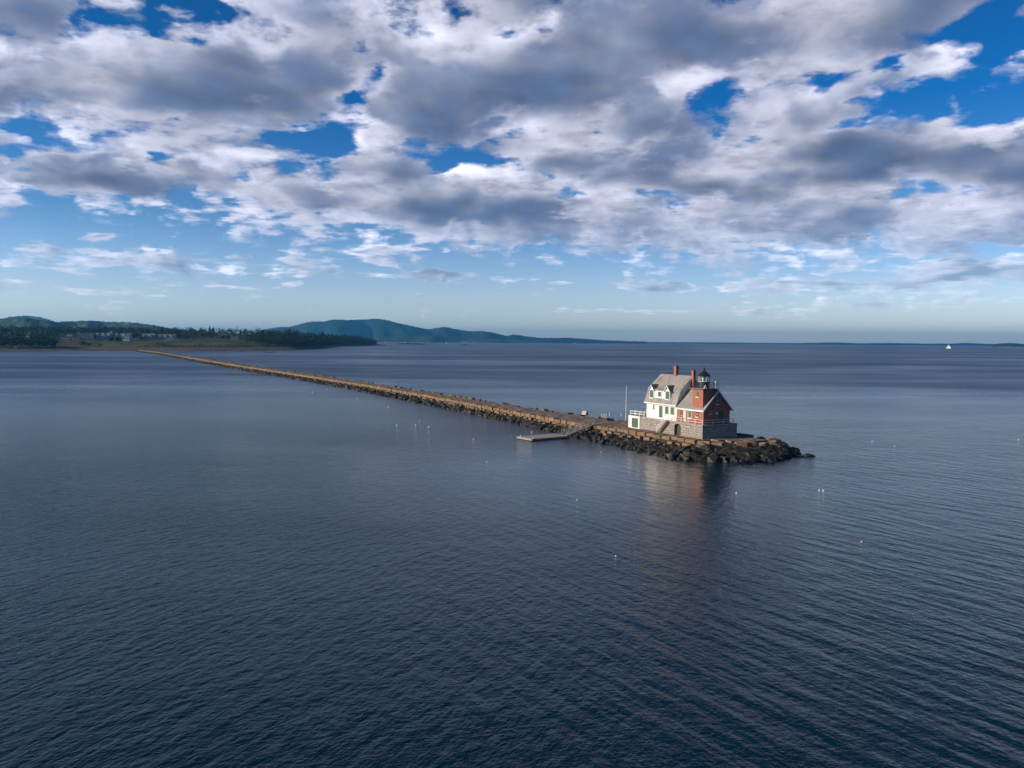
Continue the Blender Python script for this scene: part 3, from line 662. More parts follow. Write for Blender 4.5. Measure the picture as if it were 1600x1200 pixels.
railing('white railing round the terrace at the shoreward end of the foundation', [(0.15, 17.5, ZT), (0.15, 22.1, ZT), (8.4, 22.1, ZT), (8.4, 17.5, ZT)], 1.0, 1.5, 'white', 0.09)

# --- stairs up the sunlit face
st = lroot('stairs', 'narrow white railed stairs climbing the granite foundation', 'stairs')
mb = MB(); N = 12
for i in range(N):
    y = 12.1 - i * (2.5 / N); z = 2.2 + (i + 1) * ((ZT - 2.2) / N); mb.box(-0.95, -0.07, y - 0.26, y, z - 0.06, z)
mb.bar((-0.95, 12.15, 2.2), (-0.95, 9.55, ZT - .08), .07, .2); mb.bar((-0.12, 12.15, 2.2), (-0.12, 9.55, ZT - .08), .07, .2)
mb.build('steps', M['wood'], st)
for x in (-0.95, -0.12):
    mb = MB(); mb.bar((x, 12.1, 3.15), (x, 9.6, ZT + .9), .07); mb.bar((x, 12.1, 2.75), (x, 9.6, ZT + .45), .05)
    for k in range(4): mb.bar((x, 12.1 - k * .83, 2.2 + k * .84), (x, 12.1 - k * .83, 3.15 + k * .82), .06)
    mb.build('handrail', M['white'], st)

# --- windows and doors set on a wall facing -x (sunlit side) or -y (seaward end)
def opening(root, name, face, c, z0, z1, wd, matl, at_, trim='trim', sill=True, depth=0.05, label=None):
    # c: position along the wall; at_: coordinate of the wall face
    def bx(mb, u0, u1, d0, d1, za, zb):
        if face == 'x': mb.box(at_ - d1, at_ - d0, u0, u1, za, zb)
        else: mb.box(u0, u1, at_ - d1, at_ - d0, za, zb)
    h = wd / 2; mb = MB(); bx(mb, c - h, c + h, 0.012, depth, z0, z1); o = mb.build(name, M[matl], root)
    fr = MB(); t = 0.09
    if trim:
        bx(fr, c - h - t, c - h, 0.008, depth + .03, z0, z1); bx(fr, c + h, c + h + t, 0.008, depth + .03, z0, z1); bx(fr, c - h - t, c + h + t, 0.008, depth + .035, z1, z1 + .11)
        fr.build('frame', M[trim], o)
    if sill:
        sm = MB(); bx(sm, c - h - .14, c + h + .14, 0.006, depth + .09, z0 - .14, z0); sm.build('sill', M['trim'], o)
    if matl == 'green':
        sl_ = MB()
        for k in range(2): bx(sl_, c - h + .05 + k * h, c - .03 + k * h, depth, depth + .02, z0 + .07, z1 - .07)
        sl_.build('shutter', M['green'], o)
    elif matl == 'pane':
        mu = MB(); bx(mu, c - .025, c + .025, depth, depth + .02, z0, z1); bx(mu, c - h, c + h, depth, depth + .018, (z0 + z1) / 2 - .025, (z0 + z1) / 2 + .025); mu.build('glazing_bars', M['trim'], o)
    if label: o['label'] = label
    return o

# --- keeper's house (white, gambrel roof)
kh = lroot('keepers_house', 'white shingled house with grey gambrel roof and green shutters on the foundation', 'house')
Y0, Y1, BC, XW, XE = 7.95, 17.25, 4.3, 0.6, 8.0
prof = [(XW, ZT), (XW, 8.3), (BC - 2.93, 10.5), (BC, 13.22), (BC + 2.93, 10.5), (XE, 8.3), (XE, ZT)]
mb = MB(); mb.prism(prof, 1, Y0, Y1); mb.build('wall', M['clap'], kh)
def roof_strip(mb, p, q, y0, y1, th=0.16):
    # slab between two (x, z) points, thickness outward
    d = Vector((q[0] - p[0], q[1] - p[1])).normalized(); n = Vector((-d.y, d.x)); n = n if n.y > 0 else -n
    mb.prism([p, q, (q[0] + n.x * th, q[1] + n.y * th), (p[0] + n.x * th, p[1] + n.y * th)], 1, y0, y1)
ya, yb = Y0 - 0.12, Y1 + 0.35
mb = MB(); r0 = (BC, 13.25); kL, kR = (BC - 2.97, 10.53), (BC + 2.97, 10.53); eL, eR = (BC - 3.98, 7.86), (BC + 3.98, 7.86)
mb.prism([eL, kL, r0, kR, eR, (eR[0] + .16, eR[1] + .02), (kR[0] + .14, kR[1] + .11), (r0[0], r0[1] + .22), (kL[0] - .14, kL[1] + .11), (eL[0] - .16, eL[1] + .02)], 1, ya, yb)
rf = mb.build('roof', M['roof'], kh)
mb = MB()
for e, s_ in ((eL, -1), (eR, 1)): mb.box(min(e[0] - .1 * s_, e[0] + .22 * s_), max(e[0] - .1 * s_, e[0] + .22 * s_), ya - .03, yb + .03, e[1] - .24, e[1] - .005)
for y in (ya - .05, yb - .01):
    for p, q in ((eL, kL), (kL, r0), (r0, kR), (kR, eR)):
        d = Vector((q[0] - p[0], q[1] - p[1])).normalized(); n = Vector((d.y, -d.x)); n = n if n.y < 0 else -n
        mb.prism([(p[0] - n.x * .13, p[1] - n.y * .13), (q[0] - n.x * .13, q[1] - n.y * .13), (q[0] + n.x * .13, q[1] + n.y * .13), (p[0] + n.x * .13, p[1] + n.y * .13)], 1, y, y + .06)
mb.build('eave_trim', M['trim'], kh)
mb = MB()
for y in (Y0 + .0, Y1 - .2): mb.box(XW - .035, XW + .2, y - .02, y + .22, ZT, 8.0)
mb.box(XW - .05, XW + .3, Y0, Y1, ZT, ZT + .22); mb.build('corner_boards', M['trim'], kh)
opening(kh, 'window', 'x', 15.0, 6.45, 7.35, 0.48, 'pane', XW, sill=False)
opening(kh, 'door', 'x', 12.75, ZT + .3, 7.35, 1.05, 'green', XW, sill=False)
opening(kh, 'window', 'x', 10.93, 5.9, 7.35, 1.05, 'green', XW)
opening(kh, 'window', 'x', 9.25, 5.9, 7.35, 1.05, 'green', XW)
# dormer: a wide low dormer wall with two gabled bays
dm = MB(); dm.box(0.52, 3.0, 10.0, 16.2, 8.6, 10.42)
dmo = dm.build('dormer', M['clap'], kh)
mb = MB(); mb.prism([(0.32, 10.36), (2.4, 11.0), (2.4, 11.55), (1.5, 10.92), (0.32, 10.50)], 1, 11.2, 15.0); mb.build('dormer_roof', M['roof'], kh)
for c in (15.55, 10.62):
    mb = MB(); hw = 0.76
    vs = [(c - hw, 8.5), (c + hw, 8.5), (c + hw, 10.42), (c, 11.35), (c - hw, 10.42)]
    mb.prism(vs, 0, 0.44, 3.6); gb = mb.build('dormer_gable', M['clap'], kh)
    mb = MB()
    for s_ in (-1, 1):
        e, pk = (c + s_ * (hw + .22), 10.18), (c, 11.38)
        mb.prism([e, pk, (pk[0], pk[1] + .17), (e[0], e[1] + .14)], 0, 0.26, 3.7)
    mb.build('gable_roof', M['roof'], gb)
    mb = MB()
    for s_ in (-1, 1):
        e, pk = (c + s_ * (hw + .22), 10.12), (c, 11.32)
        mb.prism([e, pk, (pk[0], pk[1] + .16), (e[0], e[1] + .16)], 0, 0.19, 0.255)
    mb.build('gable_trim', M['trim'], gb)
    opening(kh, 'window', 'x', c - .02, 8.85, 10.35, 1.12, 'green', 0.44)
opening(kh, 'window', 'x', 13.1, 9.2, 10.12, 0.95, 'green', 0.52)
def chimney(root, x, y, w_, z0, z1):
    mb = MB(); mb.box(x - w_ / 2, x + w_ / 2, y - w_ / 2, y + w_ / 2, z0, z1); ch = mb.build('chimney', M['brick'], root)
    mb = MB(); mb.box(x - w_ / 2 - .06, x + w_ / 2 + .06, y - w_ / 2 - .06, y + w_ / 2 + .06, z1 - .3, z1 - .12); mb.build('chimney_band', M['brick'], ch)
    mb = MB(); mb.box(x - w_ / 2 + .08, x + w_ / 2 - .08, y - w_ / 2 + .08, y + w_ / 2 - .08, z1, z1 + .1); mb.build('flue', M['black'], ch); return ch
chimney(kh, 4.3, 12.75, 0.66, 12.9, 15.25)

# --- brick fog signal building
bh = lroot('brick_building', 'red brick building with white gable trim at the seaward end of the foundation', 'house')
BX0, BX1, BY0, BY1, BP = 0.6, 7.1, 0.5, 7.945, 3.85
mb = MB(); mb.prism([(BX0, ZT), (BX0, 7.6), (BP, 10.95), (BX1, 7.6), (BX1, ZT)], 1, BY0, BY1); mb.build('wall', M['brick'], bh)
sl_r = (10.95 - 7.6) / (BP - BX0)
mb = MB()
for s_, xw in ((-1, BX0), (1, BX1)):
    e = (xw + s_ * .42, 7.62 - .42 * sl_r); pk = (BP, 10.97)
    mb.prism([e, pk, (pk[0], pk[1] + .24), (e[0], e[1] + .24)], 1, BY0 - .40, BY1)
rfo = mb.build('roof', M['roof'], bh)
mb = MB()
for s_, xw in ((-1, BX0), (1, BX1)):
    e = (xw + s_ * .44, 7.55 - .44 * sl_r); pk = (BP, 10.94)
    mb.prism([(e[0], e[1] - .02), (pk[0], pk[1] - .06), (pk[0], pk[1] + .27), (e[0], e[1] + .29)], 1, BY0 - .47, BY0 - .405)
    mb.box(min(xw + s_ * .12, xw + s_ * .5), max(xw + s_ * .12, xw + s_ * .5), BY0 - .41, BY1 - .01, 7.14, 7.42)
    mb.box(min(xw, xw + s_ * .10), max(xw, xw + s_ * .10), BY0 - .02, BY1 - .01, 7.02, 7.48)
mb.build('eave_trim', M['trim'], bh)
opening(bh, 'door', 'x', 5.7, ZT + .1, 7.0, 0.62, 'cream', BX0, sill=False, label='cream panelled door')
opening(bh, 'door', 'x', 6.45, ZT + .1, 7.0, 0.7, 'pane', BX0, trim=None, sill=False, label='dark open doorway')
opening(bh, 'window', 'x', 4.2, 5.75, 7.0, 0.86, 'green', BX0)
opening(bh, 'window', 'x', 2.15, 6.1, 7.0, 0.56, 'pane', BX0, trim=None)
opening(bh, 'window', 'y', 3.85, 8.5, 9.7, 0.62, 'pane', BY0, trim=None)
opening(bh, 'window', 'y', 2.1, 6.75, 7.65, 0.5, 'pane', BY0, trim=None)
opening(bh, 'door', 'y', 4.92, ZT + .5, 7.2, 0.95, 'dark_green', BY0, trim=None)
mb = MB(); mb.box(3.6, 3.98, BY0 - .2, BY0 - .005, 6.55, 7.0); mb.build('meter_box', M['trim'], bh)
chimney(bh, 4.25, 7.55, 0.56, 10.6, 14.55)

# --- square brick light tower
lt = lroot('light_tower', 'square red brick lighthouse tower with black lantern room and gallery', 'lighthouse')
TX0, TX1, TY0, TY1 = 0.555, 3.45, 0.66, 3.52; TCx, TCy = 2.0, 2.09
mb = MB(); mb.box(TX0, TX1, TY0, TY1, 7.44, 11.1); mb.build('wall', M['brick'], lt)
mb = MB(); mb.box(TX0 - .1, TX1 + .1, TY0 - .1, TY1 + .1, 11.1, 11.22); mb.box(TX0 - .22, TX1 + .22, TY0 - .22, TY1 + .22, 11.22, 11.34); mb.build('cornice', M['brick'], lt)
mb = MB(); mb.box(TCx - 1.95, TCx + 1.95, TCy - 1.95, TCy + 1.95, 11.34, 11.47); gl = mb.build('gallery', simple('gallery_deck', (0.20, 0.16, 0.14), 0.6, 0.2, 3.0), lt)
mb = MB(); g_ = 1.88
cs = [(TCx - g_, TCy - g_), (TCx + g_, TCy - g_), (TCx + g_, TCy + g_), (TCx - g_, TCy + g_)]
for i in range(4):
    p, q = cs[i], cs[(i + 1) % 4]
    for h_ in (.38, .72, 1.05): mb.tube((p[0], p[1], 11.47 + h_), (q[0], q[1], 11.47 + h_), .022, n=6)
    for k in range(3):
        x, y = p[0] + (q[0] - p[0]) * k / 3, p[1] + (q[1] - p[1]) * k / 3; mb.tube((x, y, 11.47), (x, y, 12.55), .026, n=6)
mb.build('railing', M['black'], gl)
opening(lt, 'window', 'x', 2.12, 9.85, 10.8, 0.5, 'green', TX0, trim=None)
mb = MB(); mb.lathe([(1.04, 11.47), (1.04, 12.55), (1.12, 12.56), (1.12, 12.66)], 20, (TCx, TCy)); lan = mb.build('lantern', M['black'], lt)
gm, gt, gp = mat('lantern_glass'); gt.n.remove(gp); go = gt.n['Material Output']
tr_ = gt.n.new('ShaderNodeBsdfTransparent'); tr_.inputs[0].default_value = (0.86, 0.90, 0.92, 1); gs = gt.n.new('ShaderNodeBsdfGlossy'); gs.inputs['Roughness'].default_value = 0.03
fz = gt.n.new('ShaderNodeFresnel'); fz.inputs[0].default_value = 1.7; mx = gt.n.new('ShaderNodeMixShader'); gt.l.new(fz.outputs[0], mx.inputs[0]); gt.l.new(tr_.outputs[0], mx.inputs[1]); gt.l.new(gs.outputs[0], mx.inputs[2]); gt.l.new(mx.outputs[0], go.inputs[0])
mb = MB(); n_ = 10
for i in range(n_):
    a0, a1 = 2 * math.pi * i / n_, 2 * math.pi * (i + 1) / n_
    P_ = [(TCx + 1.0 * math.cos(a_), TCy + 1.0 * math.sin(a_)) for a_ in (a0, a1)]
    mb.add([(P_[0][0], P_[0][1], 12.66), (P_[1][0], P_[1][1], 12.66), (P_[1][0], P_[1][1], 13.68), (P_[0][0], P_[0][1], 13.68)], [(0, 1, 2, 3)])
mb.build('glazing', gm, lan)
mb = MB()
for i in range(n_):
    a0, a1 = 2 * math.pi * i / n_, 2 * math.pi * (i + 1) / n_
    mb.tube((TCx + 1.02 * math.cos(a0), TCy + 1.02 * math.sin(a0), 12.66), (TCx + 1.02 * math.cos(a0), TCy + 1.02 * math.sin(a0), 13.68), .045, n=6)
    mb.tube((TCx + 1.02 * math.cos(a0), TCy + 1.02 * math.sin(a0), 12.72), (TCx + 1.02 * math.cos(a1), TCy + 1.02 * math.sin(a1), 12.72), .05, n=6)
mb.build('mullions', M['white'], lan)
mb = MB(); mb.lathe([(0.16, 12.6), (0.16, 12.8), (0.32, 12.82), (0.36, 13.15), (0.32, 13.5), (0.12, 13.55)], 14, (TCx, TCy)); mb.build('lens', simple('lens_glass', (0.75, 0.78, 0.76), 0.12, 0.1, 6.0), lan)
mb = MB(); mb.lathe([(1.10, 13.62), (1.28, 13.66), (1.28, 13.76), (1.05, 13.98), (0.62, 14.36), (0.2, 14.72), (0.13, 14.78), (0.13, 14.95), (0.22, 15.02), (0.22, 15.14), (0.08, 15.26), (0.03, 15.3), (0.02, 15.75)], 20, (TCx, TCy), ph=.2); mb.build('lantern_roof', M['black'], lan)
mb = MB(); bx_, by_ = TCx - 1.2, TCy - 1.75
mb.bar((bx_ - .28, by_, 11.47), (bx_, by_, 12.15), .09); mb.bar((bx_ + .28, by_, 11.47), (bx_, by_, 12.15), .09); mb.bar((bx_ - .16, by_, 11.72), (bx_ + .16, by_, 11.72), .07); mb.bar((bx_, by_ + .5, 11.47), (bx_, by_, 12.1), .07)
mb.build('white_bracket', M['white'], gl)
mb = MB(); mb.tube((TCx + 1.2, TCy - 1.8, 11.47), (TCx + 1.2, TCy - 1.8, 12.5), .025); mb.lathe([(.06, 12.5), (.14, 12.55), (.14, 12.72), (.06, 12.78)], 10, (TCx + 1.2, TCy - 1.8)); mb.build('fog_horn', M['white'], gl)

# --- on the breakwater beside the lighthouse
fp = lroot('flagpole', 'tall bare white flagpole standing on the breakwater beside the white house', 'flagpole')
p = ground(978, 657, ZD); pb, pa = WL(p); hF = 7.75
mb = MB(); mb.tube((pb, pa, ZD - .05), (pb, pa, ZD + hF), .085, .045, 10); mb.build('pole', M['pole'], fp)
mb = MB(); mb.lathe([(.02, ZD + hF), (.09, ZD + hF + .05), (.09, ZD + hF + .13), (.02, ZD + hF + .18)], 10, (pb, pa)); mb.build('finial', M['pole'], fp)
mb = MB(); mb.lathe([(.22, ZD - .1), (.22, ZD + .12), (.12, ZD + .25)], 10, (pb, pa)); mb.build('base', M['coping'], fp)
PILES = [(940.3, 651.5), (942.8, 652), (945.2, 652.6), (947.4, 653.2)]
for i, (u, v) in enumerate(PILES):
    p = ground(u, v, ZD); mb = MB(); h_ = [.75, .85, .8, 1.0][i]
    mb.lathe([(.13, -.1), (.13, h_), (.10, h_ + .05)], 10); o = mb.build('mooring_post', M['post_wood']); o.location = p
    tag(o, ['leftmost of the four wooden mooring posts beside the flagpole', 'second of the four wooden mooring posts from the left', 'third of the four wooden mooring posts from the left', 'tallest and rightmost of the four wooden mooring posts'][i], 'post', 'mooring posts on the breakwater')
for (u, v, lab) in ((952.3, 650, 'thin white post standing alone right of the mooring posts'), (970.5, 650, 'thin white marker post at the back edge near the flagpole')):
    p = ground(u, v, ZD); mb = MB(); mb.lathe([(.06, -.1), (.06, .75), (.04, .8)], 8); o = mb.build('marker_post', M['pole']); o.location = p; tag(o, lab, 'post')
p = ground(914, 648.5, ZD); mb = MB(); mb.prism([(-.8, -.1), (.72, -.1), (.66, .75), (.3, 1.02), (-.25, 1.0), (-.62, .45)], 1, -.55, .55); o = mb.build('granite_block', simple('pale_granite', (0.55, 0.47, 0.40), 0.85, 0.1, 2.0, bump=.03)); o.location = p; o.rotation_euler = (0, 0, RZ + .5)
tag(o, 'pale upright granite block on the back edge of the breakwater', 'stone')
p = ground(950, 657.5, ZD); me = bpy.data.meshes.new('boulder'); vs_, fs_ = RCK[3]; me.from_pydata([tuple(v) for v in vs_], [], fs_); me.materials.append(simple('dark_wet_rock', (0.03, 0.028, 0.026), 0.7, 0.3, 2.0, bump=.05))
o = link('boulder', me); o.location = p + Vector((0, 0, .25)); o.scale = (1.5, .9, .55); tag(o, 'dark boulder lying on the walkway below the mooring posts', 'boulder')

# --- floating dock and gangway
fl = empty('floating_dock', LW(-16.9, 28.9, 0), RZ + math.radians(8), 'grey plank floating dock moored off the breakwater', 'dock')
for y0, y1, b0 in ((-2.4, 2.4, -5.0), (-2.4, 2.4, 0.03)):
    mb = MB(); mb.box(b0, b0 + 4.97, y0, y1, 0.0, .36); mb.build('float', M['float_side'], fl)
    mb = MB()
    for k in range(16): mb.box(b0 - .02 + k * .3125, b0 + k * .3125 + .285, y0 - .05, y1 + .05, .362, .42)
    mb.build('planking', M['wood'], fl)
mb = MB(); mb.box(-5.09, -5.02, -2.45, 2.45, .1, .43); mb.box(-5.02, 5.02, -2.53, -2.46, .1, .43); mb.build('rub_rail', M['wood'], fl)
for x, y in ((-4.4, -2.1), (-4.4, 2.1), (4.2, -2.1)):
    mb = MB(); mb.lathe([(.09, .42), (.09, .62), (.13, .63), (.13, .68)], 8, (x, y)); mb.build('cleat', M['white'], fl)
gw = empty('gangway', (0, 0, 0), 0, 'sloping truss gangway from the breakwater down to the floating dock', 'gangway')
g0 = ground(926, 663, 2.25); g1 = ground(881, 680.5, 0.62); dv = g1 - g0; side = Vector((-dv.y, dv.x, 0)).normalized() * .62
mb = MB(); nP = 26
for k in range(nP):
    p, q = g0 + dv * (k / nP), g0 + dv * ((k + .86) / nP)
    mb.add([p - side, p + side, q + side, q - side] + [x + Vector((0, 0, -.06)) for x in (p - side, p + side, q + side, q - side)], [(0, 1, 2, 3), (7, 6, 5, 4), (0, 4, 5, 1), (1, 5, 6, 2), (2, 6, 7, 3), (3, 7, 4, 0)])
mb.build('walkway', M['wood'], gw)
for s_ in (-1, 1):
    mb = MB(); H_ = Vector((0, 0, 1.05)); nB = 9; sd_ = side * s_ * 1.03
    mb.bar(g0 + sd_, g1 + sd_, .14, .24); mb.bar(g0 + sd_ + H_, g1 + sd_ + H_, .12)
    for k in range(nB + 1):
        p = g0 + dv * (k / nB) + sd_; mb.bar(p, p + H_, .09)
        if k < nB: q = g0 + dv * ((k + 1) / nB) + sd_; mb.bar(p, q + H_, .08) if k % 2 else mb.bar(p + H_, q, .08)
    mb.build('truss_railing', M['alu'], gw)
# ------------------------------------------------------------------ trees
rt_ = random.Random(5)
def leaf_mat(name, a, b):
    m, t, p = mat(name); c = wpos(t); n = t.noise(c, 0.22, 4.0, 0.7); r = t.n.new('ShaderNodeObjectInfo').outputs['Random']
    col = t.mix(t.rng(n, 0.35, 0.65), a, b); col = t.mix(t.m('MULTIPLY', r, 0.35), col, (0.045, 0.062, 0.018))
    setp(p, t, col, 0.9, spec=0.1); return m
M['leaf'] = leaf_mat('broadleaf_foliage', (0.016, 0.034, 0.012), (0.050, 0.078, 0.026))
M['needle'] = leaf_mat('spruce_foliage', (0.010, 0.024, 0.012), (0.028, 0.048, 0.022))
M['red_leaf'] = leaf_mat('copper_foliage', (0.05, 0.026, 0.018), (0.085, 0.045, 0.03))
M['bark'] = simple('bark', (0.09, 0.07, 0.055), 0.9, 0.2, 2.0)
def clump(mb, c, r, rr):
    # one irregular leaf clump: a bent diamond of two faces
    a = Vector((rr.gauss(0, 1), rr.gauss(0, 1), rr.gauss(0, .7))).normalized(); b = a.orthogonal().normalized(); b = Matrix.Rotation(rr.uniform(0, 6.28), 3, a) @ b; d = a.cross(b)
    mb.add([c - b * r, c + d * r * rr.uniform(.5, .9) + a * r * .3, c + b * r, c - d * r * rr.uniform(.5, .9) + a * r * .3], [(0, 1, 2), (0, 2, 3)])
def crown_into(mb, base, h, w_, conifer, n, rr):
    if conifer:
        for i in range(n):
            f = rr.random() ** 0.8; rad = w_ * (1 - f) * (0.75 + 0.25 * math.sin(f * 40)) * math.sqrt(rr.random()) + .15; t = rr.uniform(0, 6.28)
            clump(mb, base + Vector((rad * math.cos(t), rad * math.sin(t), h * (0.10 + 0.9 * f) - rad * .25)), h * rr.uniform(.05, .085), rr)
    else:
        lob = [(Vector((rr.uniform(-.55, .55) * w_, rr.uniform(-.55, .55) * w_, h * rr.uniform(.38, .78))), w_ * rr.uniform(.42, .68)) for _ in range(6)] + [(Vector((0, 0, h * .62)), w_ * .75)]
        for i in range(n):
            c, r = rr.choice(lob); d = Vector((rr.gauss(0, 1), rr.gauss(0, 1), rr.gauss(0, 1))).normalized()
            p = c + d * r * (rr.random() ** .35); p.z = max(h * .16, min(h, p.z)); clump(mb, base + p, h * rr.uniform(.05, .085), rr)
def tree_protos(kind, conifer, n, h, w_, leafm):
    rr = random.Random(hash(kind) % 1 + n); mb = MB(); crown_into(mb, Vector((0, 0, 0)), h, w_, conifer, n, rr); cm = mb.mesh('crown', leafm)
    mb = MB(); mb.tube((0, 0, -.8), (0, 0, h * .55), h * .028, h * .012, 7)
    for k in range(4):
        t = k * 1.7; mb.tube((0, 0, h * (.25 + .06 * k)), (math.cos(t) * w_ * .5, math.sin(t) * w_ * .5, h * (.45 + .07 * k)), h * .012, h * .004, 5)
    return cm, mb.mesh('trunk', M['bark'])
TP = {'oak': tree_protos('oak', False, 420, 14, 6.2, M['leaf']), 'spruce': tree_protos('spruce', True, 330, 17, 4.6, M['needle']), 'bush': tree_protos('bush', False, 300, 6, 4.4, M['leaf']), 'copper': tree_protos('copper', False, 260, 7, 3.2, M['red_leaf'])}
def tree(kind, u, s, sc, name, label, group=None, wide=1.0, z=None):
    p = land_pt(u, s); e = empty(name, p, rt_.uniform(0, 6.28), label, 'tree', group); e.scale = (sc * wide, sc * wide, sc)
    c, tk = TP[kind]; link('crown', c, e); link('trunk', tk, e); return e
# left wood: the front trees, told apart by their crowns against the shore
LW_ = [(3, 60, 1.25), (14, 95, 1.4), (22, 50, 1.0), (30, 110, 1.5), (39, 70, 1.35), (47, 55, 1.05), (54, 100, 1.4), (62, 75, 1.3), (69, 60, 1.1), (74, 110, 1.35), (79, 85, 1.2), (84, 65, .95)]
for i, (u, s, sc) in enumerate(LW_):
    tree('oak', u, s, sc, 'shore_tree', 'dark broad leafy tree in the front row of the wood on the far left shore', 'front trees of the left shore wood', 1.1)
tree('bush', 131, 120, 1.5, 'shrub', 'larger round dark shrub on the lawn below the white hotel', 'shrubs on the hotel lawn', 1.2)
tree('bush', 139.5, 118, .95, 'shrub', 'smaller dark shrub just right of the larger lawn shrub', 'shrubs on the hotel lawn', 1.2)
tree('copper', 157, 115, .95, 'copper_tree', 'reddish brown small tree at the foot of the hotel lawn', None, 1.0)
tree('oak', 172.5, 225, 1.05, 'hotel_tree', 'round dark tree in front of the middle of the white hotel', 'trees before the hotel', 1.05)
tree('oak', 186, 225, .8, 'hotel_tree', 'lower green tree before the right wing of the white hotel', 'trees before the hotel', 1.25)
tree('oak', 208, 300, 1.2, 'hotel_tree', 'broad tree between the white hotel and the grey apartment houses', 'trees before the hotel', 1.3)
tree('oak', 348, 330, .75, 'field_tree', 'small dark tree at the left edge of the far field', 'trees on the far field', 1.0)
tree('oak', 357, 330, .85, 'field_tree', 'rounder tree standing second on the far field', 'trees on the far field', 1.2)
tree('bush', 376, 320, 1.2, 'field_tree', 'low shrubby tree at the right of the far field', 'trees on the far field', 1.2)
tree('spruce', 322, 620, 1.0, 'spruce_tree', 'pointed dark spruce rising above the far wood skyline', 'spruces on the wood skyline')
for i, (u, s, sc) in enumerate([(328, 640, 1.25), (334, 640, 1.4), (448, 330, 1.15), (461, 330, 1.25), (486, 300, 1.2), (503, 300, 1.45), (513, 280, 1.3), (531, 250, 1.2), (376, 660, 1.1), (255, 620, 1.05)]):
    tree('spruce', u, s, sc * .86, 'spruce_tree', 'pointed dark spruce rising above the far wood skyline', 'spruces on the wood skyline')
def wood(name, n, ur, sr, hr, con, faces, leafm, test=None, kind='stuff'):
    rr = random.Random(len(name)); mb = MB(); k = 0
    while k < n:
        u, s = rr.uniform(*ur), sr[0] + (sr[1] - sr[0]) * rr.random() ** 1.3; k += 1
        if test and not test(u, s): continue
        p = land_pt(u, s)
        if p.z < 0.8: continue
        c = rr.random() < con; h = rr.uniform(*hr) * (1.15 if c else 1)
        crown_into(mb, p, h, h * (.22 if c else .5), c, faces, rr)
    return tag(link(name, mb.mesh(name, leafm)), kind=kind)
wood('left_wood', 330, (-420, 90), (75, 420), (11, 17), .05, 60, M['leaf'])
wood('back_wood', 760, (-300, 470), (480, 800), (15, 22), .05, 46, M['leaf'], lambda u, s: s > (470 if u < 290 else 590))
wood('headland_wood', 900, (405, 588), (10, 420), (12, 20), .14, 46, M['needle'], lambda u, s: s > (150 if u < 430 else 90 if u < 470 else 10 + max(0, 520 - u) * 1.2))
wood('field_wood', 420, (252, 440), (150, 600), (11, 17), .05, 50, M['leaf'], lambda u, s: (u < 343 and s > 330) or (u > 383 and s > 170))
wood('shore_scrub', 900, (212, 480), (62, 190), (2.5, 5.0), 0, 26, M['leaf'], lambda u, s: (u > 240 and s < 150 + 40 * nz(u * .05, 1)) or s < 85)
wood('hotel_grove', 70, (188, 300), (330, 440), (9, 13), .1, 60, M['leaf'], lambda u, s: u > 262 or 205 < u < 216 or s > 395)

# ------------------------------------------------------------------ buildings on the far shore
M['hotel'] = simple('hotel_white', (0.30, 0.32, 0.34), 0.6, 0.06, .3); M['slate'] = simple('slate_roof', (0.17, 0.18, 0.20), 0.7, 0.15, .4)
M['greywall'] = simple('grey_siding', (0.25, 0.27, 0.30), 0.7, 0.1, .3); M['barn'] = simple('barn_wall', (0.32, 0.25, 0.21), 0.8, 0.1, .3)
def block(root, x0, x1, y0, y1, z1, wallm, roofm=None, rise=0, floors=0, cols=0, balcony=False, gables=0):
    mb = MB(); mb.box(x0, x1, y0, y1, -3, z1); w_ = mb.build('wall', wallm, root)
    if roofm:
        ym = (y0 + y1) / 2; mb = MB(); mb.prism([(y0 - .6, z1 - .1), (y1 + .6, z1 - .1), (ym, z1 + rise)], 0, x0 - .6, x1 + .6); mb.build('roof', roofm, root)
    fh = z1 / max(1, floors)
    for r in range(floors):
        for c in range(cols):
            cw = (x1 - x0) / cols; mb = MB(); xa = x0 + cw * c + cw * .2; mb.box(xa, xa + cw * .6, y0 - .06, y0 - .01, r * fh + fh * .28, r * fh + fh * .86); mb.build('window', M['pane'], root)
        if balcony:
            mb = MB(); mb.box(x0, x1, y0 - 1.5, y0 - .02, r * fh + fh * .02, r * fh + fh * .10); mb.bar((x0, y0 - 1.45, r * fh + fh * .38), (x1, y0 - 1.45, r * fh + fh * .38), .12); mb.build('balcony', wallm, root)
    if balcony:
        for c in range(cols + 1):
            x = x0 + (x1 - x0) * c / cols; mb = MB(); mb.box(x - .18, x + .18, y0 - 1.6, y0 - .02, 0, z1 + .1); mb.build('partition', wallm, root)
    for g in range(gables):
        x = x0 + (x1 - x0) * (g + .5) / gables; mb = MB(); mb.prism([(x - 2.6, z1 - 2), (x + 2.6, z1 - 2), (x + 2.6, z1 + .4), (x, z1 + 2.8), (x - 2.6, z1 + .4)], 1, y0 - .9, y0 + 4); mb.build('gable', wallm, root)
    return w_
def site(name, u, s, rz, label, cat='building'):
    return empty(name, land_pt(u, s) , rz, label, cat)
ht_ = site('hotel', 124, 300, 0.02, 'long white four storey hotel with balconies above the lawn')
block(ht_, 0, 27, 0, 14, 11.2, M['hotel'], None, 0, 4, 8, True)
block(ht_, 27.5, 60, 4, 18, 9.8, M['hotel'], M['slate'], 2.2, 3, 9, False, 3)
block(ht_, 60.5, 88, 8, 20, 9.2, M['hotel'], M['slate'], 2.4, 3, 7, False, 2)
block(ht_, 88.5, 94, 3, 16, 10.4, M['hotel'], M['slate'], 1.8, 3, 2)
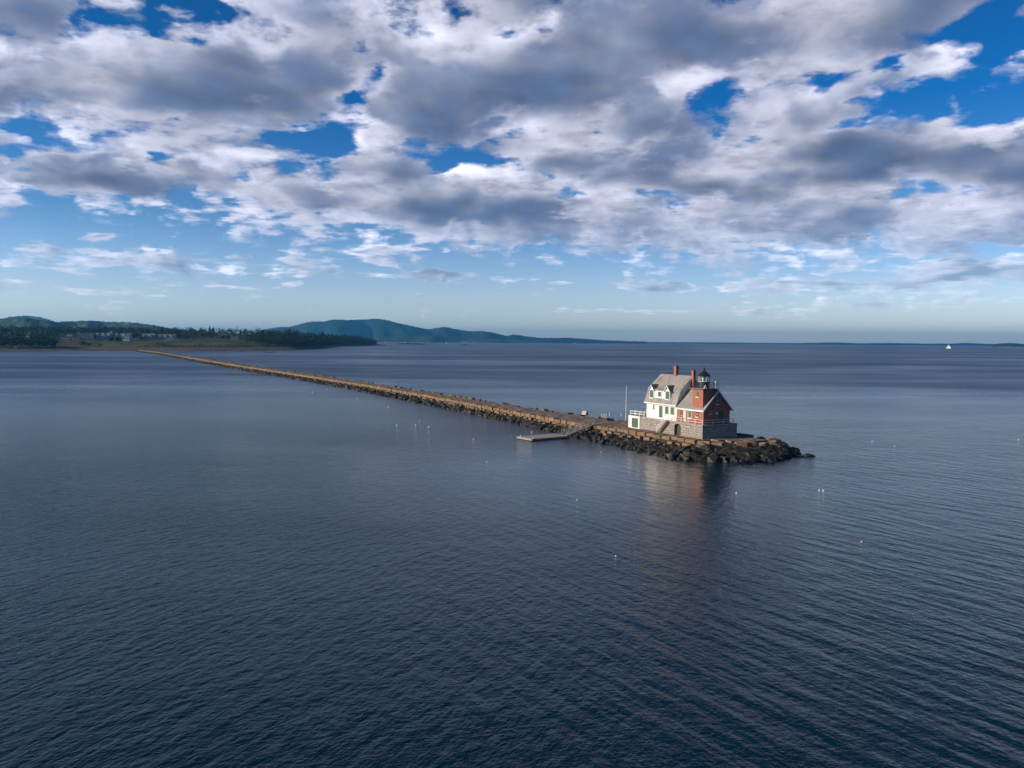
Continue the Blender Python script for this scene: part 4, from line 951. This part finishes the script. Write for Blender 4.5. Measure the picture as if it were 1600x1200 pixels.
mb = MB(); mb.box(55, 58, 9, 12, 10, 13.6); mb.prism([(54.6, 13.6), (58.4, 13.6), (56.5, 15.8)], 1, 8.6, 12.4); mb.build('cupola', M['hotel'], ht_)
g1_ = site('apartment_house', 219, 300, .05, 'left of two grey apartment houses right of the white hotel'); block(g1_, 0, 27, 0, 12, 7.6, M['greywall'], M['slate'], 4, 3, 7, False, 2)
g2_ = site('apartment_house', 246, 305, .05, 'right of two grey apartment houses half hidden by trees'); block(g2_, 0, 33, 0, 12, 7.0, M['greywall'], M['slate'], 3.6, 3, 9, False, 3)
b1_ = site('farm_shed', 86.5, 262, 0, 'long low brown shed at the left end of the lawn'); block(b1_, 0, 25, 0, 9, 3.4, M['barn'], M['slate'], .8, 1, 6)
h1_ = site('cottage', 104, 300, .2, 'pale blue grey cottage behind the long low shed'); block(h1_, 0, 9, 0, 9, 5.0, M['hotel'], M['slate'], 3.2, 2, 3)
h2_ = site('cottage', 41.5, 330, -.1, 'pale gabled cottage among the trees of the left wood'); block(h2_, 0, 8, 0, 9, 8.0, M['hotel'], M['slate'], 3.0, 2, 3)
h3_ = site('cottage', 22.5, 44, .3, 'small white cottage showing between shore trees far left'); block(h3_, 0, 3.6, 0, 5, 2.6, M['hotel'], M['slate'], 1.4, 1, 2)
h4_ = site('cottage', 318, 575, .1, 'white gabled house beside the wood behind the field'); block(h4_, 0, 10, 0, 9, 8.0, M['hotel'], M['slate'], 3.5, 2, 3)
for i, (u0, u1) in enumerate(((721, 727), (728, 733), (735.5, 739), (740, 744))):
    p = at(u0, 534.2, 8480); p.z = 0; e = empty('waterside_shed', p, 0, ['leftmost pale waterside shed under the wooded foreland', 'second pale waterside shed under the wooded foreland', 'third narrow pale waterside shed under the foreland', 'rightmost pale waterside shed under the wooded foreland'][i], 'building', 'sheds under the foreland')
    block(e, 0, (u1 - u0) * 8480 / FPX, 0, 12, 9.5, M['hotel'], M['slate'], 4, 1, 4)

# ------------------------------------------------------------------ rocks and small islets
def islet(name, u, v, ln, wd, ht, label, rockm, seed):
    rr = random.Random(seed); bm = bmesh.new(); bmesh.ops.create_icosphere(bm, subdivisions=4, radius=1)
    for q in bm.verts:
        k = 1 + .16 * nz(q.co.x * 3, q.co.y * 3 + q.co.z, seed); q.co = Vector((q.co.x * ln / 2 * k, q.co.y * wd / 2 * k, (q.co.z * ht if abs(q.co.x) > .35 else q.co.z * ht * (1 + .5 * (.35 - abs(q.co.x)))) * (1 + .4 * nz(q.co.x * 5, q.co.y * 4, seed + 1))))
    me = bpy.data.meshes.new(name); bm.to_mesh(me); bm.free(); me.materials.append(rockm); o = link(name, me); o.location = ground(u, v); return tag(o, label, 'islet')
M['islet'] = simple('ledge_rock', (0.035, 0.032, 0.028), 0.8, 0.3, .05)
islet('rock_ledge', 641, 538.0, 140, 60, 5.5, 'dark rock ledge with a raised middle off the foreland', M['islet'], 2)
islet('rock_ledge', 592, 539.6, 60, 40, 3.0, 'dark low ledge running out from the headland tip', M['islet'], 4)
islet('rock_ledge', 420, 551.0, 14, 8, .7, 'small dark rock showing in the bay behind the breakwater', M['islet'], 6)
islet('rock_ledge', 376, 549.6, 12, 6, .6, 'tiny dark rock close under the shore left of the bay rock', M['islet'], 7)
islet('rock_ledge', 725.5, 539.3, 26, 12, 3.0, 'small dark rock standing alone in open water', M['islet'], 8)
mk = empty('day_beacon', ground(641, 537.6), 0, 'slim day beacon standing on the dark rock ledge', 'beacon')
mb = MB(); mb.tube((0, 0, 3), (0, 0, 14), .9, .5, 8); mb.build('mast', M['hotel'], mk); mb = MB(); mb.box(-1.4, 1.4, -.2, .2, 12, 15); mb.build('board', M['dark_green'], mk)
mk = empty('channel_buoy', ground(801, 537.8), 0, 'dark green channel buoy off the foreland tip', 'buoy')
mb = MB(); mb.lathe([(1.6, -.5), (1.6, .9), (.5, 1.2), (.35, 5.0), (.1, 6.2)], 10); mb.build('body', M['dark_green'], mk); mb = MB(); mb.lathe([(.3, 6.2), (.5, 6.6), (.1, 7.2)], 8); mb.build('lamp', M['pane'], mk)

# ------------------------------------------------------------------ boats
M['hull'] = simple('white_hull', (0.75, 0.75, 0.74), 0.35, 0.05, .5); M['sail'] = simple('sail_cloth', (0.82, 0.80, 0.75), 0.8, 0.04, .5)
def hull_mesh(L, B, Hh):
    mb = MB(); N_ = 10; vs = []
    for i in range(N_ + 1):
        f = i / N_; x = (f - .5) * L; wd = B / 2 * (math.sin(math.pi * min(1, f * .85 + .15)) ** .6 if f < 1 else 0.02); wd = max(.04, wd); sh = Hh * (1 + .35 * (2 * f - 1) ** 2)
        vs += [(x, -wd, sh), (x * .96, -wd * .75, 0), (x * .9, 0, -Hh * .5), (x * .96, wd * .75, 0), (x, wd, sh)]
    mb.v = vs; mb.f = [(i * 5 + j, (i + 1) * 5 + j, (i + 1) * 5 + j + 1, i * 5 + j + 1) for i in range(N_) for j in range(4)] + [(i * 5, i * 5 + 4, (i + 1) * 5 + 4, (i + 1) * 5) for i in range(N_)] + [(0, 1, 2, 3, 4)]; mb.mi = [0] * len(mb.f); return mb
def sail_mesh(pts, belly, th=.06):
    mb = MB(); a, b, c = [Vector(p) for p in pts]; n = 6; vs = []; idx = {}
    for s_ in (0, th):
        for i in range(n + 1):
            for j in range(n + 1 - i):
                f, g = i / n, j / n; p = a * (1 - f - g) + b * f + c * g; p.y += belly * 4 * (f * (1 - f - g) + g * (1 - f - g)) + s_; idx[(s_, i, j)] = len(vs); vs.append(p)
    fs = []
    for s_ in (0, th):
        for i in range(n):
            for j in range(n - i):
                fs.append((idx[(s_, i, j)], idx[(s_, i + 1, j)], idx[(s_, i, j + 1)]))
                if i + j < n - 1: fs.append((idx[(s_, i + 1, j)], idx[(s_, i + 1, j + 1)], idx[(s_, i, j + 1)]))
    mb.add(vs, fs); return mb
sb = empty('sailing_boat', ground(1482, 544.6), -0.75, 'white sailing boat under full sail on the right near the horizon', 'boat')
hull_mesh(16, 3.6, 1.3).build('hull', M['hull'], sb)
mb = MB(); mb.tube((0.6, 0, 1), (0.6, 0, 18.4), .14, .08, 8); mb.build('mast', M['pole'], sb)
mb = MB(); mb.tube((0.5, 0, 2.3), (-7.4, 0, 2.2), .1, n=6); mb.build('boom', M['pole'], sb)
sail_mesh([(0.4, 0, 2.5), (-7.6, 0, 2.4), (0.5, 0, 18.0)], .9).build('mainsail', M['sail'], sb)
sail_mesh([(7.8, 0, 1.8), (0.2, 0, 2.2), (0.7, 0, 16.0)], .9).build('jib', M['sail'], sb)
mb = MB(); mb.box(-3, 2, -.9, .9, 1.2, 2.0); mb.build('cabin', M['hull'], sb)
sb.scale = (1.35, 1.35, 1.05)
def yacht(u, v, L, hm, label, first=[None]):
    if first[0] is None:
        e = empty('moored_yacht', (0, 0, 0)); hull_mesh(12, 3.4, 1.5).build('hull', M['hull'], e)
        mb = MB(); mb.tube((.6, 0, 1), (.6, 0, 17), .22, .14, 6); mb.build('mast', M['pole'], e)
        mb = MB(); mb.box(-2.6, 1.6, -1.1, 1.1, 1.5, 2.5); mb.build('cabin', M['hull'], e); mb = MB(); mb.bar((.4, 0, 3), (-4.6, 0, 3), .5); mb.build('boom', M['sail'], e); first[0] = e
    else: e = copy_tree(first[0])
    e.location = ground(u, v); e.scale = (L / 12, L / 12, hm / 17); e.rotation_euler = (0, 0, rt_.uniform(-.6, .6)); tag(e, label, 'boat', 'yachts moored off the foreland'); return e
ys = [(601.5, 535.2, 15, 24), (610, 535.0, 12, 15), (619.5, 535.3, 14, 18), (627, 535.1, 18, 10), (632, 535.4, 12, 18), (636.4, 535.3, 13, 22), (645.5, 535.4, 14, 22), (652.6, 535.6, 12, 18), (606, 535.1, 12, 12), (660, 535.6, 12, 15), (690, 536.0, 12, 10)]
for u, v, L, hm in ys: yacht(u, v, L, hm, 'tiny white moored yacht under the foreland near the dark ledge')
yacht(697.5, 536.3, 16, 27, 'tall masted white yacht moored alone right of the ledge')
yacht(898.3, 536.9, 16, 26, 'white yacht alone below the low far end of the mountain')
for u, v in ((1547, 542.2), (1562, 542.0), (1570.5, 542.4), (1575, 542.2), (1592, 542.8)):
    tag(yacht(u, v, 16, 14, ''), 'tiny white boat moored under the wooded island at far right', 'boat', 'boats under the wooded island')

# ------------------------------------------------------------------ pot buoys
def buoy_mesh(colm, capm):
    pass
M['buoy_w'] = simple('white_buoy', (0.80, 0.80, 0.78), 0.4, 0.05, 5); M['buoy_y'] = simple('yellow_buoy', (0.72, 0.56, 0.22), 0.4, 0.1, 5); M['buoy_g'] = simple('lime_buoy', (0.45, 0.72, 0.30), 0.4, 0.1, 5)
M['buoy_o'] = simple('orange_buoy', (0.75, 0.42, 0.18), 0.4, 0.1, 5); M['buoy_k'] = simple('dark_buoy', (0.04, 0.045, 0.04), 0.5, 0.1, 5)
def buoy(u, v, body, cap, sc, label):
    e = empty('pot_buoy', ground(u, v), rt_.uniform(0, 6), label, 'buoy', 'lobster pot buoys'); sc *= .55; e.scale = (sc, sc, sc); e.location.z = -.08 * sc; e.rotation_euler = (rt_.uniform(-.6, .6), rt_.uniform(-.6, .6), 0)
    mb = MB(); mb.lathe([(.04, -.30), (.17, -.2), (.21, 0), (.21, .28), (.17, .42), (.05, .50)], 12); mb.build('float', M[body], e, True)
    mb = MB(); mb.lathe([(.215, .10), (.225, .12), (.225, .24), (.215, .26)], 12); mb.build('stripe', M[cap], e)
    mb = MB(); mb.lathe([(.02, .48), (.02, .72)], 6); mb.build('stick', M[cap], e)
for a_ in [(620, 665, 'buoy_w', 'buoy_w', 1.1, 'white buoy at the left of the cluster off the middle breakwater'), (649.5, 665, 'buoy_w', 'buoy_w', 1.1, 'white buoy in the middle of the cluster off the breakwater'),
    (655.5, 657.5, 'buoy_w', 'buoy_o', .8, 'small white buoy at the top of the cluster nearest the breakwater'), (669.3, 667.5, 'buoy_w', 'buoy_w', 1.1, 'white buoy at the right of the cluster off the breakwater'),
    (674, 690, 'buoy_k', 'buoy_g', .9, 'dark buoy with green stick below the white cluster'), (740, 686, 'buoy_w', 'buoy_k', .8, 'white and dark buoy between the cluster and the floating dock'),
    (761.8, 723, 'buoy_w', 'buoy_k', 1.0, 'white buoy floating below left of the floating dock'), (606.3, 636, 'buoy_w', 'buoy_w', .9, 'white buoy close in under the middle of the breakwater'),
    (831, 675.5, 'buoy_w', 'buoy_w', .9, 'white buoy just behind the floating dock'), (939, 707, 'buoy_y', 'buoy_o', .8, 'pale yellow buoy between the gangway and the house reflection'),
    (903, 782, 'buoy_g', 'buoy_w', .95, 'lime green and white buoy left of the house reflection'), (962.5, 869.5, 'buoy_w', 'buoy_o', .55, 'nearest white buoy tilted over at the foot of the reflection'),
    (1150.8, 771, 'buoy_w', 'buoy_w', .85, 'white buoy right of the dark tower reflection'), (1280.3, 767, 'buoy_w', 'buoy_w', .85, 'left one of two white buoys floating as a pair'), (1287.3, 767.5, 'buoy_w', 'buoy_w', .85, 'right one of two white buoys floating as a pair'),
    (1345.5, 847, 'buoy_y', 'buoy_o', .6, 'orange and cream buoy in the near right water'), (1397.5, 697, 'buoy_w', 'buoy_k', .9, 'white buoy beyond the seaward tip in the right water'), (1592, 687.5, 'buoy_y', 'buoy_y', 1.0, 'yellow buoy at the far right edge of the water'),
    (488.5, 613, 'buoy_w', 'buoy_w', 1.1, 'white buoy off the far middle of the breakwater'), (558, 623, 'buoy_y', 'buoy_o', 1.0, 'dull yellow buoy in line with the middle breakwater'), (510, 609, 'buoy_w', 'buoy_w', 1.1, 'white buoy lying closest under the far breakwater'),
    (1362, 690, 'buoy_y', 'buoy_o', .8, 'faint cream buoy left of the white buoy beyond the tip'), (815, 628, 'buoy_w', 'buoy_k', .9, 'white buoy in the water behind the breakwater')]: buoy(*a_)

# ------------------------------------------------------------------ people
SKIN = simple('skin', (0.46, 0.28, 0.20), 0.6, 0.08, 6); HAIR = simple('dark_hair', (0.03, 0.022, 0.016), 0.6, 0.2, 9)
CLOTH = {k: simple('cloth_' + k, c, 0.9, 0.1, 5) for k, c in dict(dark=(0.02, 0.022, 0.028), navy=(0.03, 0.04, 0.10), grey=(0.20, 0.20, 0.21), red=(0.42, 0.07, 0.06), pink=(0.55, 0.28, 0.32), white=(0.72, 0.72, 0.70), blue=(0.10, 0.18, 0.36), tan=(0.38, 0.30, 0.20)).items()}
def skinned(name, pts, edges, rad, matl, sub=1):
    me = bpy.data.meshes.new(name); me.from_pydata([tuple(p) for p in pts], edges, []); o = bpy.data.objects.new(name, me); COL.objects.link(o)
    sk = o.modifiers.new('skin', 'SKIN'); sk.use_smooth_shade = True
    if sub: ss_ = o.modifiers.new('sub', 'SUBSURF'); ss_.levels = sub; ss_.render_levels = sub
    for i, r in enumerate(rad): me.skin_vertices[0].data[i].radius = (r[0], r[1]) if isinstance(r, tuple) else (r, r)
    me.skin_vertices[0].data[0].use_root = True
    dg = bpy.context.evaluated_depsgraph_get(); dg.update(); m2 = bpy.data.meshes.new_from_object(o.evaluated_get(dg)); bpy.data.objects.remove(o); m2.materials.clear(); m2.materials.append(matl); m2.name = name; return m2
def pose_pts(pose):
    bend = {'stand': 0.0, 'walk': .05, 'bend': .75, 'sit': .12}[pose]; hip = {'sit': .50}.get(pose, .92)
    def up_(h): return Vector((0, -math.sin(bend) * h, hip + math.cos(bend) * h))
    P = {'pelvis': Vector((0, 0, hip)), 'waist': up_(.18), 'chest': up_(.40), 'neck': up_(.56), 'chin': up_(.63) + Vector((0, -.02, 0)), 'head': up_(.72) + Vector((0, -.02, 0)), 'crown': up_(.80)}
    for s_, k in ((-1, 'l'), (1, 'r')):
        st_ = {'walk': .22 * s_, 'stand': .02 * s_}.get(pose, 0)
        P['hip' + k] = Vector((.10 * s_, 0, hip - .04))
        if pose == 'sit': P['knee' + k] = Vector((.13 * s_, -.44, hip + .02)); P['ank' + k] = Vector((.13 * s_, -.46, .08)); P['toe' + k] = Vector((.14 * s_, -.64, .04))
        else: P['knee' + k] = Vector((.11 * s_, -.02 - st_ * .5 - (.06 if st_ > .1 else 0), .49)); P['ank' + k] = Vector((.11 * s_, .03 - st_ * 1.15, .08)); P['toe' + k] = Vector((.13 * s_, -.14 - st_ * 1.15, .04))
        sh = up_(.50) + Vector((.19 * s_, 0, 0)); P['sho' + k] = sh
        if pose in ('sit', 'bend'): P['elb' + k] = sh + Vector((.06 * s_, -.12, -.25)); P['wri' + k] = sh + Vector((.0, -.34, -.34)); P['hand' + k] = sh + Vector((-.02 * s_, -.42, -.36))
        else: P['elb' + k] = sh + Vector((.06 * s_, .03 + st_ * .5, -.29)); P['wri' + k] = sh + Vector((.08 * s_, -.03 + st_ * .9, -.54)); P['hand' + k] = sh + Vector((.08 * s_, -.06 + st_ * .95, -.62))
    return P
BODYR = dict(pelvis=(.15, .11), waist=(.135, .10), chest=(.165, .115), neck=.055, chin=(.068, .08), head=(.078, .098), crown=.06, hip=.085, knee=.058, ank=.04, toe=.035, sho=.062, elb=.045, wri=.03, hand=(.038, .02))
def subset(P, names, links, matl, nm, grow=0.0, extra={}):
    rad = []
    for n_ in names:
        r = extra.get(n_, extra.get(n_.rstrip('lr') if n_[:-1] in ('hip', 'knee', 'ank', 'toe', 'sho', 'elb', 'wri', 'hand') else n_, BODYR.get(n_, BODYR.get(n_[:-1]))))
        rad.append(tuple(x + grow for x in r) if isinstance(r, tuple) else r + grow)
    ix = {n_: i for i, n_ in enumerate(names)}
    return skinned(nm, [P[n_] for n_ in names], [(ix[a], ix[b]) for a, b in links], rad, matl)
def person_proto(pose):
    P = pose_pts(pose); names = list(P); L_ = [('pelvis', 'waist'), ('waist', 'chest'), ('chest', 'neck'), ('neck', 'chin'), ('chin', 'head'), ('head', 'crown')]
    for k in 'lr': L_ += [('pelvis', 'hip' + k), ('hip' + k, 'knee' + k), ('knee' + k, 'ank' + k), ('ank' + k, 'toe' + k), ('chest', 'sho' + k), ('sho' + k, 'elb' + k), ('elb' + k, 'wri' + k), ('wri' + k, 'hand' + k)]
    body = subset(P, names, L_, SKIN, 'body')
    # fingers, thumb, nose and ears joined into the body mesh
    mb = MB()
    for k, s_ in (('l', -1), ('r', 1)):
        h_, w_ = P['hand' + k], P['wri' + k]; d = (h_ - w_).normalized(); sd_ = d.cross(Vector((1, 0, 0))).normalized(); nn = d.cross(sd_)
        for f, (o_, ln) in enumerate(((-.028, .062), (-.009, .074), (.010, .070), (.028, .055))):
            b0 = h_ + sd_ * o_ + d * .015; b1 = b0 + d * ln * .55; mb.tube(b0, b1, .009, .008, 6); mb.tube(b1, b1 + d * ln * .4 - nn * s_ * .015, .008, .006, 6)
        b0 = w_ + d * .03 - sd_ * .03; mb.tube(b0, b0 + d * .035 - sd_ * .03, .011, .009, 6); mb.tube(b0 + d * .035 - sd_ * .03, b0 + d * .065 - sd_ * .032, .009, .007, 6)
    hd = P['head']; mb.tube(hd + Vector((0, -.09, -.005)), hd + Vector((0, -.118, -.025)), .012, .014, 6)
    for s_ in (-1, 1): mb.tube(hd + Vector((s_ * .072, .0, -.01)), hd + Vector((s_ * .088, .012, .0)), .022, .016, 6)
    bm = bmesh.new(); bm.from_mesh(body); tmp = mb.mesh('tmp', SKIN); bm.from_mesh(tmp); bm.to_mesh(body); bm.free(); bpy.data.meshes.remove(tmp)
    sh = subset(P, ['pelvis', 'waist', 'chest', 'shol', 'elbl', 'shor', 'elbr'], [('pelvis', 'waist'), ('waist', 'chest'), ('chest', 'shol'), ('shol', 'elbl'), ('chest', 'shor'), ('shor', 'elbr')], CLOTH['dark'], 'shirt', .022)
    tr = subset(P, ['pelvis', 'hipl', 'kneel', 'ankl', 'hipr', 'kneer', 'ankr'], [('pelvis', 'hipl'), ('hipl', 'kneel'), ('kneel', 'ankl'), ('pelvis', 'hipr'), ('hipr', 'kneer'), ('kneer', 'ankr')], CLOTH['dark'], 'trousers', .022)
    bm = bmesh.new(); bmesh.ops.create_icosphere(bm, subdivisions=2, radius=.108)
    bmesh.ops.delete(bm, geom=[v for v in bm.verts if v.co.z < -.035 or (v.co.y < -.05 and v.co.z < .045)], context='VERTS')
    for v in bm.verts: v.co = v.co * Vector((.92, 1.08, 1.05)).length / 1.76 + hd + Vector((0, .012, .022))
    bmesh.ops.solidify(bm, geom=bm.faces[:], thickness=.012)
    hr = bpy.data.meshes.new('hair'); bm.to_mesh(hr); bm.free(); hr.materials.append(HAIR)
    mb = MB()
    for s_ in (-1, 1): mb.tube(hd + Vector((s_ * .032, -.092, .012)), hd + Vector((s_ * .032, -.100, .012)), .011, .008, 6)
    mb.tube(hd + Vector((-.022, -.092, -.055)), hd + Vector((.022, -.092, -.055)), .008, .008, 6); ey = mb.mesh('face_features', HAIR)
    return dict(body=body, shirt=sh, trousers=tr, hair=hr, face_features=ey)
PP = {}
def person(pose, loc, rz, shirt, trou, label, group=None, sc=1.0):
    if pose not in PP: PP[pose] = person_proto(pose)
    e = empty('person', loc, rz, label, 'person', group); e.scale = (sc, sc, sc)
    b = link('body', PP[pose]['body'], e)
    for k, m_ in (('shirt', CLOTH[shirt]), ('trousers', CLOTH[trou]), ('hair', HAIR), ('face_features', HAIR)):
        key = (pose, k, m_.name)
        if key not in PP: me = PP[pose][k].copy(); me.materials.clear(); me.materials.append(m_); PP[key] = me
        link(k, PP[key], b if k in ('hair', 'face_features') else e)
    return e
def walk_at(u, v, rz=0.0): p = ground(u, v, ZD + .06); return p
person('stand', walk_at(452.4, 580.3), 2.2, 'dark', 'dark', 'person in dark clothes standing left of two others on the breakwater')
person('bend', walk_at(457.8, 581.0), 1.2, 'dark', 'navy', 'person in dark clothes bending over on the breakwater')
person('stand', walk_at(460.6, 580.6), 2.6, 'dark', 'dark', 'person in dark clothes standing right of the one bending over')
dots = [(247, 550.0, 'dark'), (251, 550.6, 'navy'), (254, 551.2, 'red'), (278, 554.5, 'dark'), (299, 558.2, 'dark'), (308.3, 559.6, 'dark'), (310, 560.0, 'navy'), (319.3, 561.3, 'grey'), (330, 563.0, 'dark'), (334.3, 563.6, 'dark'), (344.4, 565.3, 'white'), (345.3, 565.5, 'tan'),
        (353.2, 566.7, 'blue'), (356.6, 567.3, 'dark'), (386.5, 572.0, 'white'), (401, 574.3, 'dark')]
for i, (u, v, c) in enumerate(dots):
    person('walk', walk_at(u, v), TH_A + math.pi / 2 + (math.pi if i % 3 == 0 else 0), c, 'dark' if c != 'dark' else 'navy', {'dark': 'distant person in dark clothes walking the far breakwater', 'navy': 'distant person in navy top walking the far breakwater', 'red': 'distant person in a red top near the shore end of the breakwater', 'grey': 'distant person in a grey top walking the far breakwater', 'white': 'distant person in a white top walking the far breakwater', 'tan': 'distant person in a tan top beside one in white', 'blue': 'distant person in a blue top walking the far breakwater'}[c], 'walkers on the breakwater', 1.05)
person('sit', LW(1.3, 18.9, ZT), RZ - 1.2, 'pink', 'tan', 'person in a pink top sitting on the terrace beside the white house')
person('stand', LW(2.2, 18.2, ZT), RZ - 1.6, 'navy', 'dark', 'person in a navy top standing on the terrace by the white house wall')
mb = MB(); mb.box(-.5, .5, -.18, .18, .40, .46)
for sx in (-.42, .42): mb.box(sx - .05, sx + .05, -.16, .16, -.02, .40)
o = mb.build('bench', M['wood']); o.location = LW(1.3, 18.9, ZT) + Vector((0, .0, 0)); o.rotation_euler = (0, 0, RZ - 1.2); tag(o, 'small plank bench on the terrace under the seated person', 'bench')
